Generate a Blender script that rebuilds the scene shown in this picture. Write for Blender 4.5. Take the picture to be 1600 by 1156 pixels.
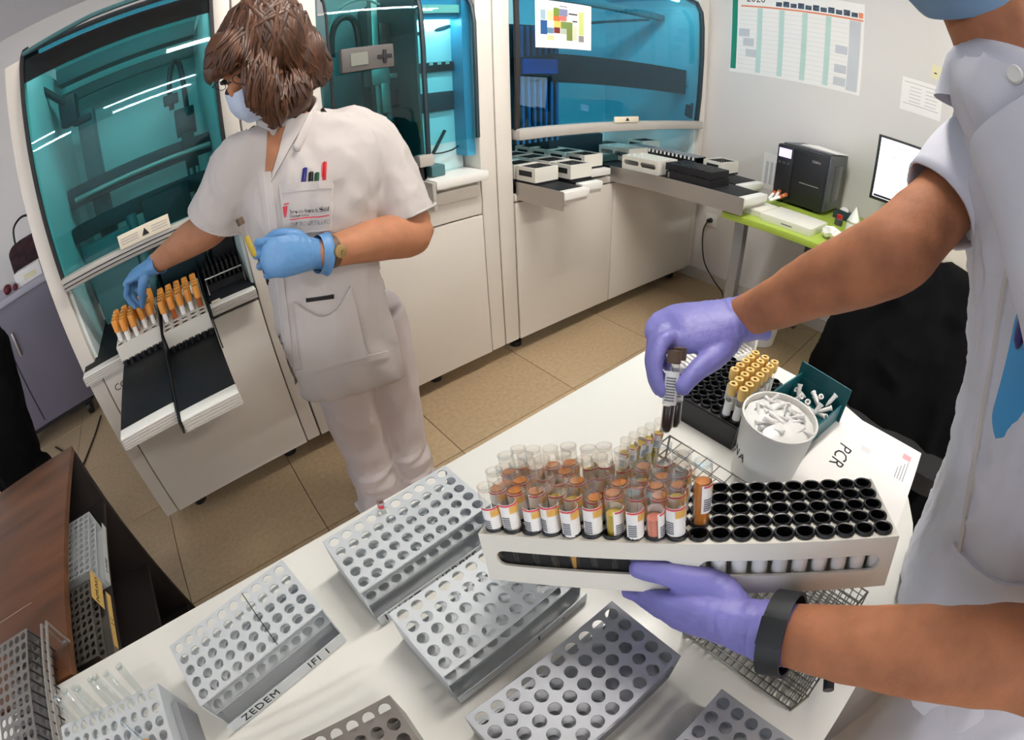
import bpy, bmesh, math, random
from mathutils import Vector, Matrix, noise
for _o in list(bpy.data.objects): bpy.data.objects.remove(_o)
SC = bpy.context.scene
COL = SC.collection
PI = math.pi
random.seed(7)
# ---------------------------------------------------------------- camera (fish-eye lens, fitted to the straight lines of the room)
FPX, KD, PCX, PCY = 774.12, 0.02617, 860.6, 626.5           # px of the 1600x1156 frame
YAW, PIT, ROL = math.radians(-42.3486), math.radians(52.4504), math.radians(-0.4834)
CAM = Vector((0, 0, 1.30))
RC = Matrix.Rotation(YAW, 3, 'Z') @ Matrix.Rotation(PIT, 3, 'X') @ Matrix.Rotation(ROL, 3, 'Z')
cd = bpy.data.cameras.new('camera'); co = bpy.data.objects.new('camera', cd); COL.objects.link(co)
co.matrix_world = Matrix.Translation(CAM) @ RC.to_4x4()
cd.type = 'PANO'; cd.panorama_type = 'FISHEYE_LENS_POLYNOMIAL'
cd.sensor_fit = 'HORIZONTAL'; cd.sensor_width = 36.0; cd.fisheye_fov = PI
_f = FPX * 36.0 / 1600.0
cd.fisheye_polynomial_k0 = 0; cd.fisheye_polynomial_k1 = -1 / _f; cd.fisheye_polynomial_k2 = 0
cd.fisheye_polynomial_k3 = -KD / _f ** 3; cd.fisheye_polynomial_k4 = 0
cd.shift_x = -(PCX - 800) / 1600; cd.shift_y = (PCY - 578) / 1156
cd.clip_start = 0.01; cd.clip_end = 60
SC.camera = co
# ---------------------------------------------------------------- world, exposure
W = bpy.data.worlds.new('world'); SC.world = W; W.use_nodes = True
W.node_tree.nodes['Background'].inputs[0].default_value = (0.80, 0.86, 1.0, 1)
W.node_tree.nodes['Background'].inputs[1].default_value = 3.4
SC.view_settings.view_transform = 'Standard'; SC.view_settings.look = 'None'
SC.view_settings.gamma = 1; SC.view_settings.use_curve_mapping = False
SC.view_settings.exposure = 0.50
LAMP_STRENGTH = 128.0
SC.cycles.sample_clamp_indirect = 4.0; SC.cycles.caustics_reflective = False; SC.cycles.caustics_refractive = False
# ---------------------------------------------------------------- pixels to directions
def ray(x, y):
    dx, dy = x - PCX, y - PCY; r = math.hypot(dx, dy) + 1e-9; u = r / FPX
    th = u * (1 + KD * u * u); s = math.sin(th) / r
    return RC @ Vector((dx * s, -dy * s, -math.cos(th)))
def at(x, y, d): return CAM + ray(x, y) * d
def hit(x, y, X=None, Y=None, Z=None):
    d = ray(x, y)
    t = (Z - CAM.z) / d.z if Z is not None else X / d.x if X is not None else Y / d.y
    return CAM + d * t
# ---------------------------------------------------------------- materials
MATS = {}
def srgb(r, g, b): return tuple((c / 12.92 if c <= .04045 else ((c + .055) / 1.055) ** 2.4) for c in (r / 255, g / 255, b / 255))
def M(name, col, rough=.5, metal=0., var=.04, vs=6., bump=0., bs=120., spec=.5, emit=0., coat=0., sss=0., trans=0., rnd=0., stretch=None):
    m = bpy.data.materials.new(name); m.use_nodes = True; MATS[name] = m
    nt = m.node_tree; b = nt.nodes['Principled BSDF']; L = nt.links.new
    b.inputs['Roughness'].default_value = rough; b.inputs['Metallic'].default_value = metal
    b.inputs['Specular IOR Level'].default_value = spec; b.inputs['Coat Weight'].default_value = coat
    if sss:
        b.inputs['Subsurface Weight'].default_value = sss; b.inputs['Subsurface Radius'].default_value = (.012, .005, .003)
        b.inputs['Subsurface Scale'].default_value = 1.0
    tc = nt.nodes.new('ShaderNodeTexCoord'); co_ = tc.outputs['Object']
    if stretch:
        mp = nt.nodes.new('ShaderNodeMapping'); mp.inputs['Scale'].default_value = stretch; L(co_, mp.inputs[0]); co_ = mp.outputs[0]
    n = nt.nodes.new('ShaderNodeTexNoise'); n.inputs['Scale'].default_value = vs; n.inputs['Detail'].default_value = 4
    L(co_, n.inputs['Vector'])
    r = nt.nodes.new('ShaderNodeValToRGB')
    lo = [max(0, c * (1 - var)) for c in col]; hi = [min(1, c * (1 + var)) for c in col]
    r.color_ramp.elements[0].position = .3; r.color_ramp.elements[1].position = .7
    r.color_ramp.elements[0].color = (*lo, 1); r.color_ramp.elements[1].color = (*hi, 1)
    L(n.outputs['Fac'], r.inputs[0]); out = r.outputs[0]
    if rnd:
        oi = nt.nodes.new('ShaderNodeObjectInfo'); hs = nt.nodes.new('ShaderNodeHueSaturation')
        mr = nt.nodes.new('ShaderNodeMapRange'); mr.inputs[3].default_value = 1 - rnd; mr.inputs[4].default_value = 1 + rnd
        L(oi.outputs['Random'], mr.inputs[0]); L(mr.outputs[0], hs.inputs['Value']); L(out, hs.inputs['Color']); out = hs.outputs[0]
    L(out, b.inputs['Base Color'])
    if emit:
        L(out, b.inputs['Emission Color']); b.inputs['Emission Strength'].default_value = emit
    if bump:
        n2 = nt.nodes.new('ShaderNodeTexNoise'); n2.inputs['Scale'].default_value = bs; n2.inputs['Detail'].default_value = 3
        L(co_, n2.inputs['Vector']); bp = nt.nodes.new('ShaderNodeBump'); bp.inputs['Strength'].default_value = bump
        bp.inputs['Distance'].default_value = .01; L(n2.outputs['Fac'], bp.inputs['Height']); L(bp.outputs[0], b.inputs['Normal'])
    return m
def MG(name, tint, refl=.12, rough=.02, facing=.35, base=0.):
    """thin clear sheet: tinted see-through + mirror that grows towards grazing angles"""
    m = bpy.data.materials.new(name); m.use_nodes = True; MATS[name] = m
    nt = m.node_tree; nt.nodes.clear(); L = nt.links.new
    o = nt.nodes.new('ShaderNodeOutputMaterial'); mx = nt.nodes.new('ShaderNodeMixShader')
    t = nt.nodes.new('ShaderNodeBsdfTransparent'); t.inputs[0].default_value = (*tint, 1)
    g = nt.nodes.new('ShaderNodeBsdfGlossy'); g.inputs['Roughness'].default_value = rough; g.inputs[0].default_value = (.95, .97, 1, 1)
    lw = nt.nodes.new('ShaderNodeLayerWeight'); lw.inputs[0].default_value = facing
    mr = nt.nodes.new('ShaderNodeMapRange'); mr.inputs[3].default_value = base; mr.inputs[4].default_value = refl * 5 if refl * 5 < .9 else .9
    L(lw.outputs['Facing'], mr.inputs[0]); pw = nt.nodes.new('ShaderNodeMath'); pw.operation = 'POWER'; pw.inputs[1].default_value = 2.0
    L(lw.outputs['Facing'], pw.inputs[0]); L(pw.outputs[0], mr.inputs[0])
    L(mr.outputs[0], mx.inputs[0]); L(t.outputs[0], mx.inputs[1]); L(g.outputs[0], mx.inputs[2]); L(mx.outputs[0], o.inputs[0])
    return m
def ME(name, col, strength):
    m = bpy.data.materials.new(name); m.use_nodes = True; MATS[name] = m
    nt = m.node_tree; nt.nodes.clear(); o = nt.nodes.new('ShaderNodeOutputMaterial'); e = nt.nodes.new('ShaderNodeEmission')
    e.inputs[0].default_value = (*col, 1); e.inputs[1].default_value = strength; nt.links.new(e.outputs[0], o.inputs[0]); return m
# ---------------------------------------------------------------- geometry: every function gives (verts, faces)
def box(x0, x1, y0, y1, z0, z1, b=0.):
    if x0 > x1: x0, x1 = x1, x0
    if y0 > y1: y0, y1 = y1, y0
    if z0 > z1: z0, z1 = z1, z0
    if b <= 0:
        v = [(x, y, z) for z in (z0, z1) for y in (y0, y1) for x in (x0, x1)]
        return v, [(0, 2, 3, 1), (4, 5, 7, 6), (0, 1, 5, 4), (2, 6, 7, 3), (0, 4, 6, 2), (1, 3, 7, 5)]
    b = min(b, (x1 - x0) * .49, (y1 - y0) * .49, (z1 - z0) * .49)
    bm = bmesh.new(); g = bmesh.ops.create_cube(bm, size=1)
    for w in bm.verts: w.co = ((x0 + x1) / 2 + w.co.x * (x1 - x0), (y0 + y1) / 2 + w.co.y * (y1 - y0), (z0 + z1) / 2 + w.co.z * (z1 - z0))
    bmesh.ops.bevel(bm, geom=bm.edges[:], offset=b, segments=2, profile=.6, affect='EDGES')
    bm.verts.index_update(); v = [w.co[:] for w in bm.verts]; f = [[w.index for w in p.verts] for p in bm.faces]; bm.free()
    return v, f
def frame(d):
    d = Vector(d).normalized(); a = Vector((0, 0, 1)) if abs(d.z) < .9 else Vector((1, 0, 0))
    u = a.cross(d).normalized(); return u, d.cross(u), d
def cyl(p0, p1, r0, r1=None, n=16, caps=True):
    r1 = r0 if r1 is None else r1; p0 = Vector(p0); p1 = Vector(p1); u, w, d = frame(p1 - p0); v = []
    for p, r in ((p0, r0), (p1, r1)):
        v += [tuple(p + (u * math.cos(2 * PI * i / n) + w * math.sin(2 * PI * i / n)) * r) for i in range(n)]
    f = [(i, (i + 1) % n, n + (i + 1) % n, n + i) for i in range(n)]
    if caps: f += [tuple(reversed(range(n))), tuple(range(n, 2 * n))]
    return v, f
def lathe(prof, c=(0, 0), n=20, close=False):
    """prof: (r, z) list"""
    v = []; f = []
    for r, z in prof: v += [(c[0] + r * math.cos(2 * PI * i / n), c[1] + r * math.sin(2 * PI * i / n), z) for i in range(n)]
    m = len(prof)
    for k in range(m - 1 if not close else m):
        k2 = (k + 1) % m
        f += [(k * n + i, k * n + (i + 1) % n, k2 * n + (i + 1) % n, k2 * n + i) for i in range(n)]
    if not close:
        if prof[0][0] > 1e-5: f.append(tuple(reversed(range(n))))
        if prof[-1][0] > 1e-5: f.append(tuple(range((m - 1) * n, m * n)))
    return v, f
def tube(pts, r, n=8, closed=False, r_end=None):
    pts = [Vector(p) for p in pts]; m = len(pts); v = []; f = []; u0 = None
    for i, p in enumerate(pts):
        if closed: d = pts[(i + 1) % m] - pts[i - 1]
        else: d = pts[min(i + 1, m - 1)] - pts[max(i - 1, 0)]
        d.normalize()
        if u0 is None: u0 = frame(d)[0]
        u = (u0 - d * u0.dot(d)).normalized(); w = d.cross(u); u0 = u
        rr = r[i] if isinstance(r, (list, tuple)) else r
        v += [tuple(p + (u * math.cos(2 * PI * k / n) + w * math.sin(2 * PI * k / n)) * rr) for k in range(n)]
    for i in range(m if closed else m - 1):
        j = (i + 1) % m; f += [(i * n + k, i * n + (k + 1) % n, j * n + (k + 1) % n, j * n + k) for k in range(n)]
    if not closed: f += [tuple(reversed(range(n))), tuple(range((m - 1) * n, m * n))]
    return v, f
def prism(poly, axis, a0, a1):
    """polygon in the other two axes (in x,y,z order), pulled along axis"""
    def P(p, a): return (a, p[0], p[1]) if axis == 'x' else (p[0], a, p[1]) if axis == 'y' else (p[0], p[1], a)
    n = len(poly); v = [P(p, a0) for p in poly] + [P(p, a1) for p in poly]
    return v, [(i, (i + 1) % n, n + (i + 1) % n, n + i) for i in range(n)] + [tuple(reversed(range(n))), tuple(range(n, 2 * n))]
def slab_strip(prof, axis, a0, a1, t):
    """open profile line (2-D) pulled along axis, thickness t: bent sheet"""
    m = len(prof); off = []
    for i in range(m):
        a = Vector(prof[max(i - 1, 0)]); b = Vector(prof[min(i + 1, m - 1)]); d = (b - a).normalized(); off.append((prof[i][0] - d.y * t, prof[i][1] + d.x * t))
    return prism(list(prof) + off[::-1], axis, a0, a1)
def ring_rect(x0, x1, z0, z1, w, y0, y1, axis='y'):
    """rectangular frame"""
    g = [box(x0, x0 + w, y0, y1, z0, z1), box(x1 - w, x1, y0, y1, z0, z1), box(x0 + w, x1 - w, y0, y1, z0, z0 + w), box(x0 + w, x1 - w, y0, y1, z1 - w, z1)]
    return join(g)
def rrect(cx, cy, w, h, r, n=6):
    out = []
    for sx, sy, a0 in ((1, 1, 0), (-1, 1, PI / 2), (-1, -1, PI), (1, -1, 3 * PI / 2)):
        for k in range(n + 1):
            a = a0 + PI / 2 * k / n; out.append((cx + sx * (w / 2 - r) + r * math.cos(a), cy + sy * (h / 2 - r) + r * math.sin(a)))
    return out
def join(gs):
    v = []; f = []
    for a, b in gs:
        o = len(v); v += list(a); f += [tuple(i + o for i in q) for q in b]
    return v, f
def xf(g, m): return [tuple(m @ Vector(p)) for p in g[0]], g[1]
def mv(g, x=0, y=0, z=0): return [(p[0] + x, p[1] + y, p[2] + z) for p in g[0]], g[1]
def T(x, y, z): return Matrix.Translation((x, y, z))
def RZ(a): return Matrix.Rotation(a, 4, 'Z')
def RX(a): return Matrix.Rotation(a, 4, 'X')
def RY(a): return Matrix.Rotation(a, 4, 'Y')
def basis(o, x, y, z): 
    m = Matrix.Identity(4)
    for i, a in enumerate((x, y, z, o)):
        for k in range(3): m[k][i] = a[k]
    return m
def perf(nx, ny, px, py, r, t, mx, my, n=14, z0=0., gaps=()):
    """perforated plate, holes in a grid, centred on 0,0; top face at z0, thickness t"""
    W_ = (nx - 1) * px / 2 + mx; D_ = (ny - 1) * py / 2 + my; v = []; f = []
    def cellx(i): 
        c = -(nx - 1) * px / 2 + i * px; return (-W_ if i == 0 else c - px / 2), (W_ if i == nx - 1 else c + px / 2), c
    def celly(j):
        c = -(ny - 1) * py / 2 + j * py; return (-D_ if j == 0 else c - py / 2), (D_ if j == ny - 1 else c + py / 2), c
    ang = [2 * PI * (k + .5) / n for k in range(n)]
    for i in range(nx):
        x0, x1, cx = cellx(i)
        for j in range(ny):
            y0, y1, cy = celly(j); o = len(v)
            outer = []
            for a in ang:
                c, s = math.cos(a), math.sin(a); hx = (x1 - cx) if c > 0 else (cx - x0); hy = (y1 - cy) if s > 0 else (cy - y0)
                k = min(hx / abs(c) if abs(c) > 1e-6 else 9, hy / abs(s) if abs(s) > 1e-6 else 9); outer.append((cx + c * k, cy + s * k))
            # snap the nearest outer points to the four corners
            for qx, qy in ((x0, y0), (x1, y0), (x1, y1), (x0, y1)):
                b = min(range(n), key=lambda e: (outer[e][0] - qx) ** 2 + (outer[e][1] - qy) ** 2); outer[b] = (qx, qy)
            for z in (z0, z0 - t):
                v += [(p[0], p[1], z) for p in outer]; v += [(cx + r * math.cos(a), cy + r * math.sin(a), z) for a in ang]
            for k in range(n):
                k2 = (k + 1) % n
                f.append((o + k, o + k2, o + n + k2, o + n + k)); f.append((o + 2 * n + k2, o + 2 * n + k, o + 3 * n + k, o + 3 * n + k2))
                f.append((o + n + k, o + n + k2, o + 3 * n + k2, o + 3 * n + k))
    # rim
    o = len(v); v += [(-W_, -D_, z0), (W_, -D_, z0), (W_, D_, z0), (-W_, D_, z0), (-W_, -D_, z0 - t), (W_, -D_, z0 - t), (W_, D_, z0 - t), (-W_, D_, z0 - t)]
    f += [(o + i, o + 4 + i, o + 4 + (i + 1) % 4, o + (i + 1) % 4) for i in range(4)]
    return v, f
# ---------------------------------------------------------------- objects
def mesh(name, g, mat, smooth=35):
    me = bpy.data.meshes.new(name); me.from_pydata([tuple(p) for p in g[0]], [], [tuple(q) for q in g[1]])
    bm = bmesh.new(); bm.from_mesh(me); bmesh.ops.recalc_face_normals(bm, faces=bm.faces); bm.to_mesh(me); bm.free()
    if smooth:
        me.shade_smooth(); me.set_sharp_from_angle(angle=math.radians(smooth))
    if mat: me.materials.append(MATS[mat] if isinstance(mat, str) else mat)
    return me
WORLD = {}
def link(name, me, parent=None):
    o = bpy.data.objects.new(name, me); COL.objects.link(o)
    if parent is not None: o.parent = parent
    return o
def tag(o, label, cat, group=None, kind=None):
    if label: o['label'] = label
    if cat: o['category'] = cat
    if group: o['group'] = group
    if kind: o['kind'] = kind
    return o
def thing(name, label, cat, loc=(0, 0, 0), group=None, mat4=None, world=False):
    o = bpy.data.objects.new(name, None); COL.objects.link(o); o.empty_display_size = .05
    m = mat4 if mat4 is not None else T(*loc); o.matrix_world = m
    WORLD[o.name] = m.inverted() if world else None
    return tag(o, label, cat, group)
def root_of(o):
    while o.parent is not None: o = o.parent
    return o
def part(name, g, mat, parent, smooth=35, label=None):
    w = WORLD.get(root_of(parent).name)
    if w is not None: g = xf(g, w)
    o = link(name, mesh(name, g, mat, smooth), parent)
    if label: o['label'] = label
    return o
def single(name, g, mat, label, cat, group=None, smooth=35, mat4=None):
    """a thing that is one mesh; origin at the bottom of its box unless mat4 is given"""
    if mat4 is None:
        xs, ys, zs = zip(*g[0]); mat4 = T((min(xs) + max(xs)) / 2, (min(ys) + max(ys)) / 2, min(zs)); g = xf(g, mat4.inverted())
    o = link(name, mesh(name, g, mat, smooth)); o.matrix_world = mat4
    WORLD[o.name] = mat4.inverted()
    return tag(o, label, cat, group)
def struct(name, g, mat, parent=None, smooth=0):
    o = link(name, mesh(name, g, mat, smooth), parent); o['kind'] = 'structure'; return o
def dup(root, m4, label=None, group=None):
    r = root.copy(); COL.objects.link(r); r.matrix_world = m4; WORLD[r.name] = m4.inverted()
    if label: r['label'] = label
    if group: r['group'] = group
    for c in list(root.children):
        d = c.copy(); COL.objects.link(d); d.parent = r
        for e in list(c.children):
            h = e.copy(); COL.objects.link(h); h.parent = d
    return r
FONTS = {}
def text_geo(s, size, extrude=.0002, shear=0., space=1.):
    cu = bpy.data.curves.new('txt', 'FONT'); cu.body = s; cu.size = size; cu.extrude = extrude; cu.shear = shear; cu.space_character = space
    cu.resolution_u = 2
    cu.align_x = 'CENTER'; cu.align_y = 'CENTER'
    o = bpy.data.objects.new('txt', cu); COL.objects.link(o); dg = bpy.context.evaluated_depsgraph_get()
    me = bpy.data.meshes.new_from_object(o.evaluated_get(dg))
    g = ([tuple(v.co) for v in me.vertices], [tuple(p.vertices) for p in me.polygons])
    bpy.data.objects.remove(o); bpy.data.curves.remove(cu); bpy.data.meshes.remove(me); return g
def text(s, size, m4, mat, parent, name='lettering', **k): return part(name, xf(text_geo(s, size, **k), m4), mat, parent, 0)
# ---------------------------------------------------------------- organic shapes: closed lofts, fused by a voxel remesh
def ring(c, ax, ay, rx, ry, n=16, p=2.0):
    c = Vector(c); ax = Vector(ax).normalized(); ay = Vector(ay).normalized(); o = []
    for i in range(n):
        a = 2 * PI * i / n; ca, sa = math.cos(a), math.sin(a)
        o.append(tuple(c + ax * rx * math.copysign(abs(ca) ** (2 / p), ca) + ay * ry * math.copysign(abs(sa) ** (2 / p), sa)))
    return o
def loft(rings, cap=True):
    n = len(rings[0]); v = [p for r in rings for p in r]; f = []
    for i in range(len(rings) - 1): f += [(i * n + k, i * n + (k + 1) % n, (i + 1) * n + (k + 1) % n, (i + 1) * n + k) for k in range(n)]
    if cap: f += [tuple(reversed(range(n))), tuple(range((len(rings) - 1) * n, len(rings) * n))]
    return v, f
def cr(pts, k):
    """Catmull-Rom through tuples of any length"""
    out = []; m = len(pts)
    for i in range(m - 1):
        a, b, c, d = pts[max(i - 1, 0)], pts[i], pts[i + 1], pts[min(i + 2, m - 1)]
        for s in range(k):
            t = s / k; out.append(tuple(.5 * (2 * b[j] + (c[j] - a[j]) * t + (2 * a[j] - 5 * b[j] + 4 * c[j] - d[j]) * t * t + (3 * b[j] - a[j] - 3 * c[j] + d[j]) * t ** 3) for j in range(len(b))))
    out.append(tuple(pts[-1])); return out
def limb(pts, n=16, k=5, up=(0, 0, 1), flat=1.0, round_ends=True):
    """pts: (x,y,z,r) or (x,y,z,ra,rb): closed tapering tube with rounded ends; ra lies along up"""
    P = [tuple(p) if len(p) == 5 else (*p, p[3] * flat) for p in pts]; P = cr(P, k); rings = []
    Q = [Vector(p[:3]) for p in P]; m = len(P); upv = Vector(up)
    for i in range(m):
        d = (Q[min(i + 1, m - 1)] - Q[max(i - 1, 0)]).normalized()
        a = upv - d * upv.dot(d)
        if a.length < 1e-3: a = frame(d)[0]
        a.normalize(); b = d.cross(a)
        if round_ends and i == 0:
            for s in (80, 50, 25):
                t = math.radians(s); rings.append(ring(Q[0] - d * P[0][4] * math.sin(t) * .8, a, b, P[0][3] * math.cos(t), P[0][4] * math.cos(t), n))
        rings.append(ring(Q[i], a, b, P[i][3], P[i][4], n))
        if round_ends and i == m - 1:
            for s in (25, 50, 80):
                t = math.radians(s); rings.append(ring(Q[-1] + d * P[-1][4] * math.sin(t) * .8, a, b, P[-1][3] * math.cos(t), P[-1][4] * math.cos(t), n))
    return loft(rings)
def ell(c, rx, ry, rz, m=None, n=16, k=10):
    prof = [(math.sin(PI * i / k), -math.cos(PI * i / k)) for i in range(k + 1)]; prof[0] = (.001, -1); prof[-1] = (.001, 1)
    g = lathe(prof, n=n); mm = T(*c) @ (m or Matrix.Identity(4)) @ Matrix.Diagonal((rx, ry, rz, 1)); return xf(g, mm)
def fuse(gs, voxel, smooth=4, fac=.5):
    """several closed shapes -> one continuous surface"""
    g = join(gs); me = bpy.data.meshes.new('f'); me.from_pydata(g[0], [], g[1])
    bm = bmesh.new(); bm.from_mesh(me); bmesh.ops.recalc_face_normals(bm, faces=bm.faces); bm.to_mesh(me); bm.free()
    o = bpy.data.objects.new('f', me); COL.objects.link(o)
    r = o.modifiers.new('r', 'REMESH'); r.mode = 'VOXEL'; r.voxel_size = voxel
    if smooth:
        s = o.modifiers.new('s', 'SMOOTH'); s.iterations = smooth; s.factor = fac
    dg = bpy.context.evaluated_depsgraph_get(); ev = bpy.data.meshes.new_from_object(o.evaluated_get(dg))
    out = ([tuple(v.co) for v in ev.vertices], [tuple(p.vertices) for p in ev.polygons])
    bpy.data.objects.remove(o); bpy.data.meshes.remove(me); bpy.data.meshes.remove(ev); return out
def displace(g, fn):
    me = bpy.data.meshes.new('d'); me.from_pydata(g[0], [], g[1]); me.update()
    out = [tuple(v.co + v.normal * fn(v.co, v.normal)) for v in me.vertices]; bpy.data.meshes.remove(me); return out, g[1]
def cut(g, keep):
    """drop faces whose middle fails keep(p)"""
    f = [q for q in g[1] if keep(sum((Vector(g[0][i]) for i in q), Vector()) / len(q))]; used = sorted({i for q in f for i in q}); mp = {a: b for b, a in enumerate(used)}
    return [g[0][i] for i in used], [tuple(mp[i] for i in q) for q in f]
def nz(p, s, o=0): return noise.noise(Vector((p[0] * s + o, p[1] * s + o * .7, p[2] * s - o)))
# ================================================================ materials of the place
M('wall_paint', srgb(218, 213, 209), .85, var=.015, vs=2, bump=.02, bs=300)
M('ceiling_paint', srgb(232, 231, 236), .9, var=.01)
M('grout', srgb(92, 78, 62), .9)
M('floor_tile', srgb(188, 163, 129), .34, var=.10, vs=55, rnd=.05, spec=.4)
M('panel_white', srgb(216, 209, 199), .38, var=.012, vs=3)
M('panel_grey', srgb(196, 188, 178), .45, var=.015, vs=3)
M('trim_grey', srgb(178, 172, 164), .42, var=.02)
M('seam', srgb(26, 24, 26), .7)
M('black_plastic', srgb(20, 20, 24), .42, var=.1)
M('black_matte', srgb(12, 12, 14), .75, var=.15)
M('navy_track', srgb(11, 12, 17), .55, var=.08, spec=.3)
M('steel', srgb(176, 170, 164), .34, metal=.75, var=.04, vs=30, stretch=(1, 40, 40))
M('alu', srgb(196, 198, 200), .36, metal=.35, var=.03, vs=40)
M('white_plastic', srgb(228, 226, 220), .4, var=.015)
M('cream_label', srgb(226, 214, 190), .6, var=.04)
M('ink', srgb(22, 21, 26), .7)
M('dark_teal', srgb(22, 44, 52), .5, var=.08)
M('mid_teal', srgb(64, 104, 108), .5, var=.06)
M('inner_white', srgb(222, 232, 230), .5, var=.02)
M('inner_blue', srgb(60, 150, 185), .45, var=.04)
M('blue_bar', srgb(70, 130, 180), .4)
M('reflection_indigo', srgb(70, 96, 190), .4)
MG('hood_glass_teal', (.45, .80, .82), refl=.10, facing=.3, base=.035)
MG('hood_glass_blue', (.34, .74, .86), refl=.10, facing=.3, base=.03)
MG('hood_band', (.035, .085, .10), refl=.10, facing=.3, base=.05)
ME('lamp_glow', (1.0, .955, .90), LAMP_STRENGTH)
ME('lamp_glow_cool', (.93, .96, 1.0), LAMP_STRENGTH)
M('lamp_housing', srgb(236, 236, 236), .5)
# ================================================================ the room
RX0, RX1, RY0, RY1, RH = -4.2, 2.81, -9.0, 3.95, 2.70
fl = struct('floor', box(RX0, RX1, RY0, RY1, -.12, -.004), 'grout')
_tile = mesh('tile', box(-.2985, .2985, -.2985, .2985, -.012, 0, .0015), 'floor_tile', 0)
for i in range(-6, 5):
    for j in range(-6, 5):
        cx, cy = .375 + .6 * i, .95 + .6 * j
        if cx - .3 < RX0 or cx + .3 > RX1 + .3 or cy + .3 > RY1 + .1: continue
        t_ = link('tile', _tile, fl); t_.location = (cx, cy, 0)
struct('ceiling', box(RX0 - .1, RX1 + .1, RY0 - .1, RY1 + .1, RH, RH + .1), 'ceiling_paint')
struct('wall_back', box(RX0, RX1, RY1, RY1 + .1, -.12, RH), 'wall_paint')
struct('wall_right', box(RX1, RX1 + .1, RY0 - .1, RY1 + .1, -.12, RH), 'wall_paint')
struct('wall_front', box(RX0, RX1, RY0 - .1, RY0, -.12, RH), 'wall_paint')
# left wall with a run of windows (daylight)
wl = struct('wall_left', join([box(RX0 - .1, RX0, RY0, RY1, -.12, .95), box(RX0 - .1, RX0, RY0, RY1, 2.35, RH)] +
    [box(RX0 - .1, RX0, a, b, .95, 2.35) for a, b in ((RY0, -6.6), (-4.6, -4.2), (-2.2, -1.0), (1.0, 1.4), (3.2, RY1))]), 'wall_paint')
M('window_frame_white', srgb(225, 225, 225), .4)
MG('window_pane', (.95, .97, .97), refl=.06, base=.02)
for k, (a, b) in enumerate(((-6.6, -4.6), (-4.2, -2.2), (-1.0, 1.0), (1.4, 3.2))):
    w_ = struct('window_%d' % (k + 1), join([mv((g[0], g[1])) for g in (box(RX0 - .08, RX0 - .02, a, b, .95, 1.0), box(RX0 - .08, RX0 - .02, a, b, 2.3, 2.35), box(RX0 - .08, RX0 - .02, a, a + .05, 1.0, 2.3), box(RX0 - .08, RX0 - .02, b - .05, b, 1.0, 2.3), box(RX0 - .08, RX0 - .02, (a + b) / 2 - .025, (a + b) / 2 + .025, 1.0, 2.3))]), 'window_frame_white')
    link('pane', mesh('pane', box(RX0 - .055, RX0 - .05, a + .05, b - .05, 1.0, 2.3), 'window_pane', 0), w_)
struct('baseboard_right', box(RX1 - .014, RX1, RY0, RY1, 0, .075, .002), 'panel_grey')
struct('baseboard_back', box(RX0, RX1 - .014, RY1 - .014, RY1, 0, .075, .002), 'panel_grey')
# ceiling lamps: housing, two tubes; positions of the far rows come from their mirror images in the hood of the first analyser
def lamp(cx, cy, ln, label, tubes=2, glow='lamp_glow', louver=False, w=.20):
    t = thing('ceiling_lamp', label, 'lamp', (cx, cy, RH), 'fluorescent lamps on the ceiling')
    part('housing', box(-ln / 2 - .03, ln / 2 + .03, -w / 2, w / 2, -.035, 0, .004), 'lamp_housing', t)
    for k in range(tubes):
        y = (k - (tubes - 1) / 2) * .11
        part('tube', cyl((-ln / 2, y, -.055), (ln / 2, y, -.055), .013, n=10), glow, t)
        for s in (-1, 1): part('holder', box(s * ln / 2 - .012, s * ln / 2 + .012, y - .014, y + .014, -.068, -.035, .002), 'lamp_housing', t)
    if louver:
        for k in range(13):
            x = -ln / 2 + ln * k / 12; part('louver_blade', box(x - .003, x + .003, -w / 2, w / 2, -.085, -.072), 'lamp_housing', t)
    return t
for cx, cy, lb in ((-.18, -6.2, 'long fluorescent lamp, nearer one of two mirrored across the teal hood'), (-2.9, -6.2, 'long fluorescent lamp mirrored at the left edge of the teal hood'),
                   (-.18, -7.9, 'long fluorescent lamp, farther one of two mirrored across the teal hood'), (-2.9, -7.9, 'long fluorescent lamp mirrored lowest at the left hood edge')):
    lamp(cx, cy, 1.75, lb, 1, 'lamp_glow_cool', w=.12)
lamp(.75, -2.02, 1.3, 'louvred twin tube lamp mirrored in the upper corner of the teal hood', 2, 'lamp_glow', True, .34)
lamp(1.15, .62, 1.3, 'louvred twin tube lamp above the work table', 2, 'lamp_glow', True, .34)
# ================================================================ first analyser (teal hood)
YF = 1.635
a1 = thing('sample_analyser', 'tall white sample analyser with teal tinted hood and pulled-out tube carriers', 'analyser', (-.13, 2.05, 0), world=True)
part('side_panel', box(-.505, -.447, YF, 2.5, .085, 1.785, .008), 'panel_white', a1)
part('side_panel', box(.182, .24, YF, 2.5, .085, 1.785, .008), 'panel_white', a1)
d_ = part('door', box(-.443, .178, YF - .002, YF + .02, .085, .715, .004), 'panel_white', a1)
text('CO', .034, T(-.395, YF - .003, .655) @ RX(PI / 2), 'ink', d_)
part('carcass', join([box(-.447, .182, YF + .03, 2.5, .1, .735), box(-.447, .182, 2.42, 2.5, .735, 1.80)]), 'seam', a1)
for x in (-.36, .10):
    for y in (1.74, 2.40): part('foot', lathe([(.022, 0), (.03, .004), (.03, .03), (.016, .035), (.016, .1)], (x, y), 14), 'black_plastic', a1)
part('rear_wall', box(-.447, .182, 2.40, 2.42, .735, 1.80), 'inner_white', a1)
part('inner_side', box(-.447, -.437, YF + .03, 2.42, .77, 1.78), 'inner_white', a1)
part('inner_side', box(.172, .182, YF + .03, 2.42, .77, 1.78), 'inner_white', a1)
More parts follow.
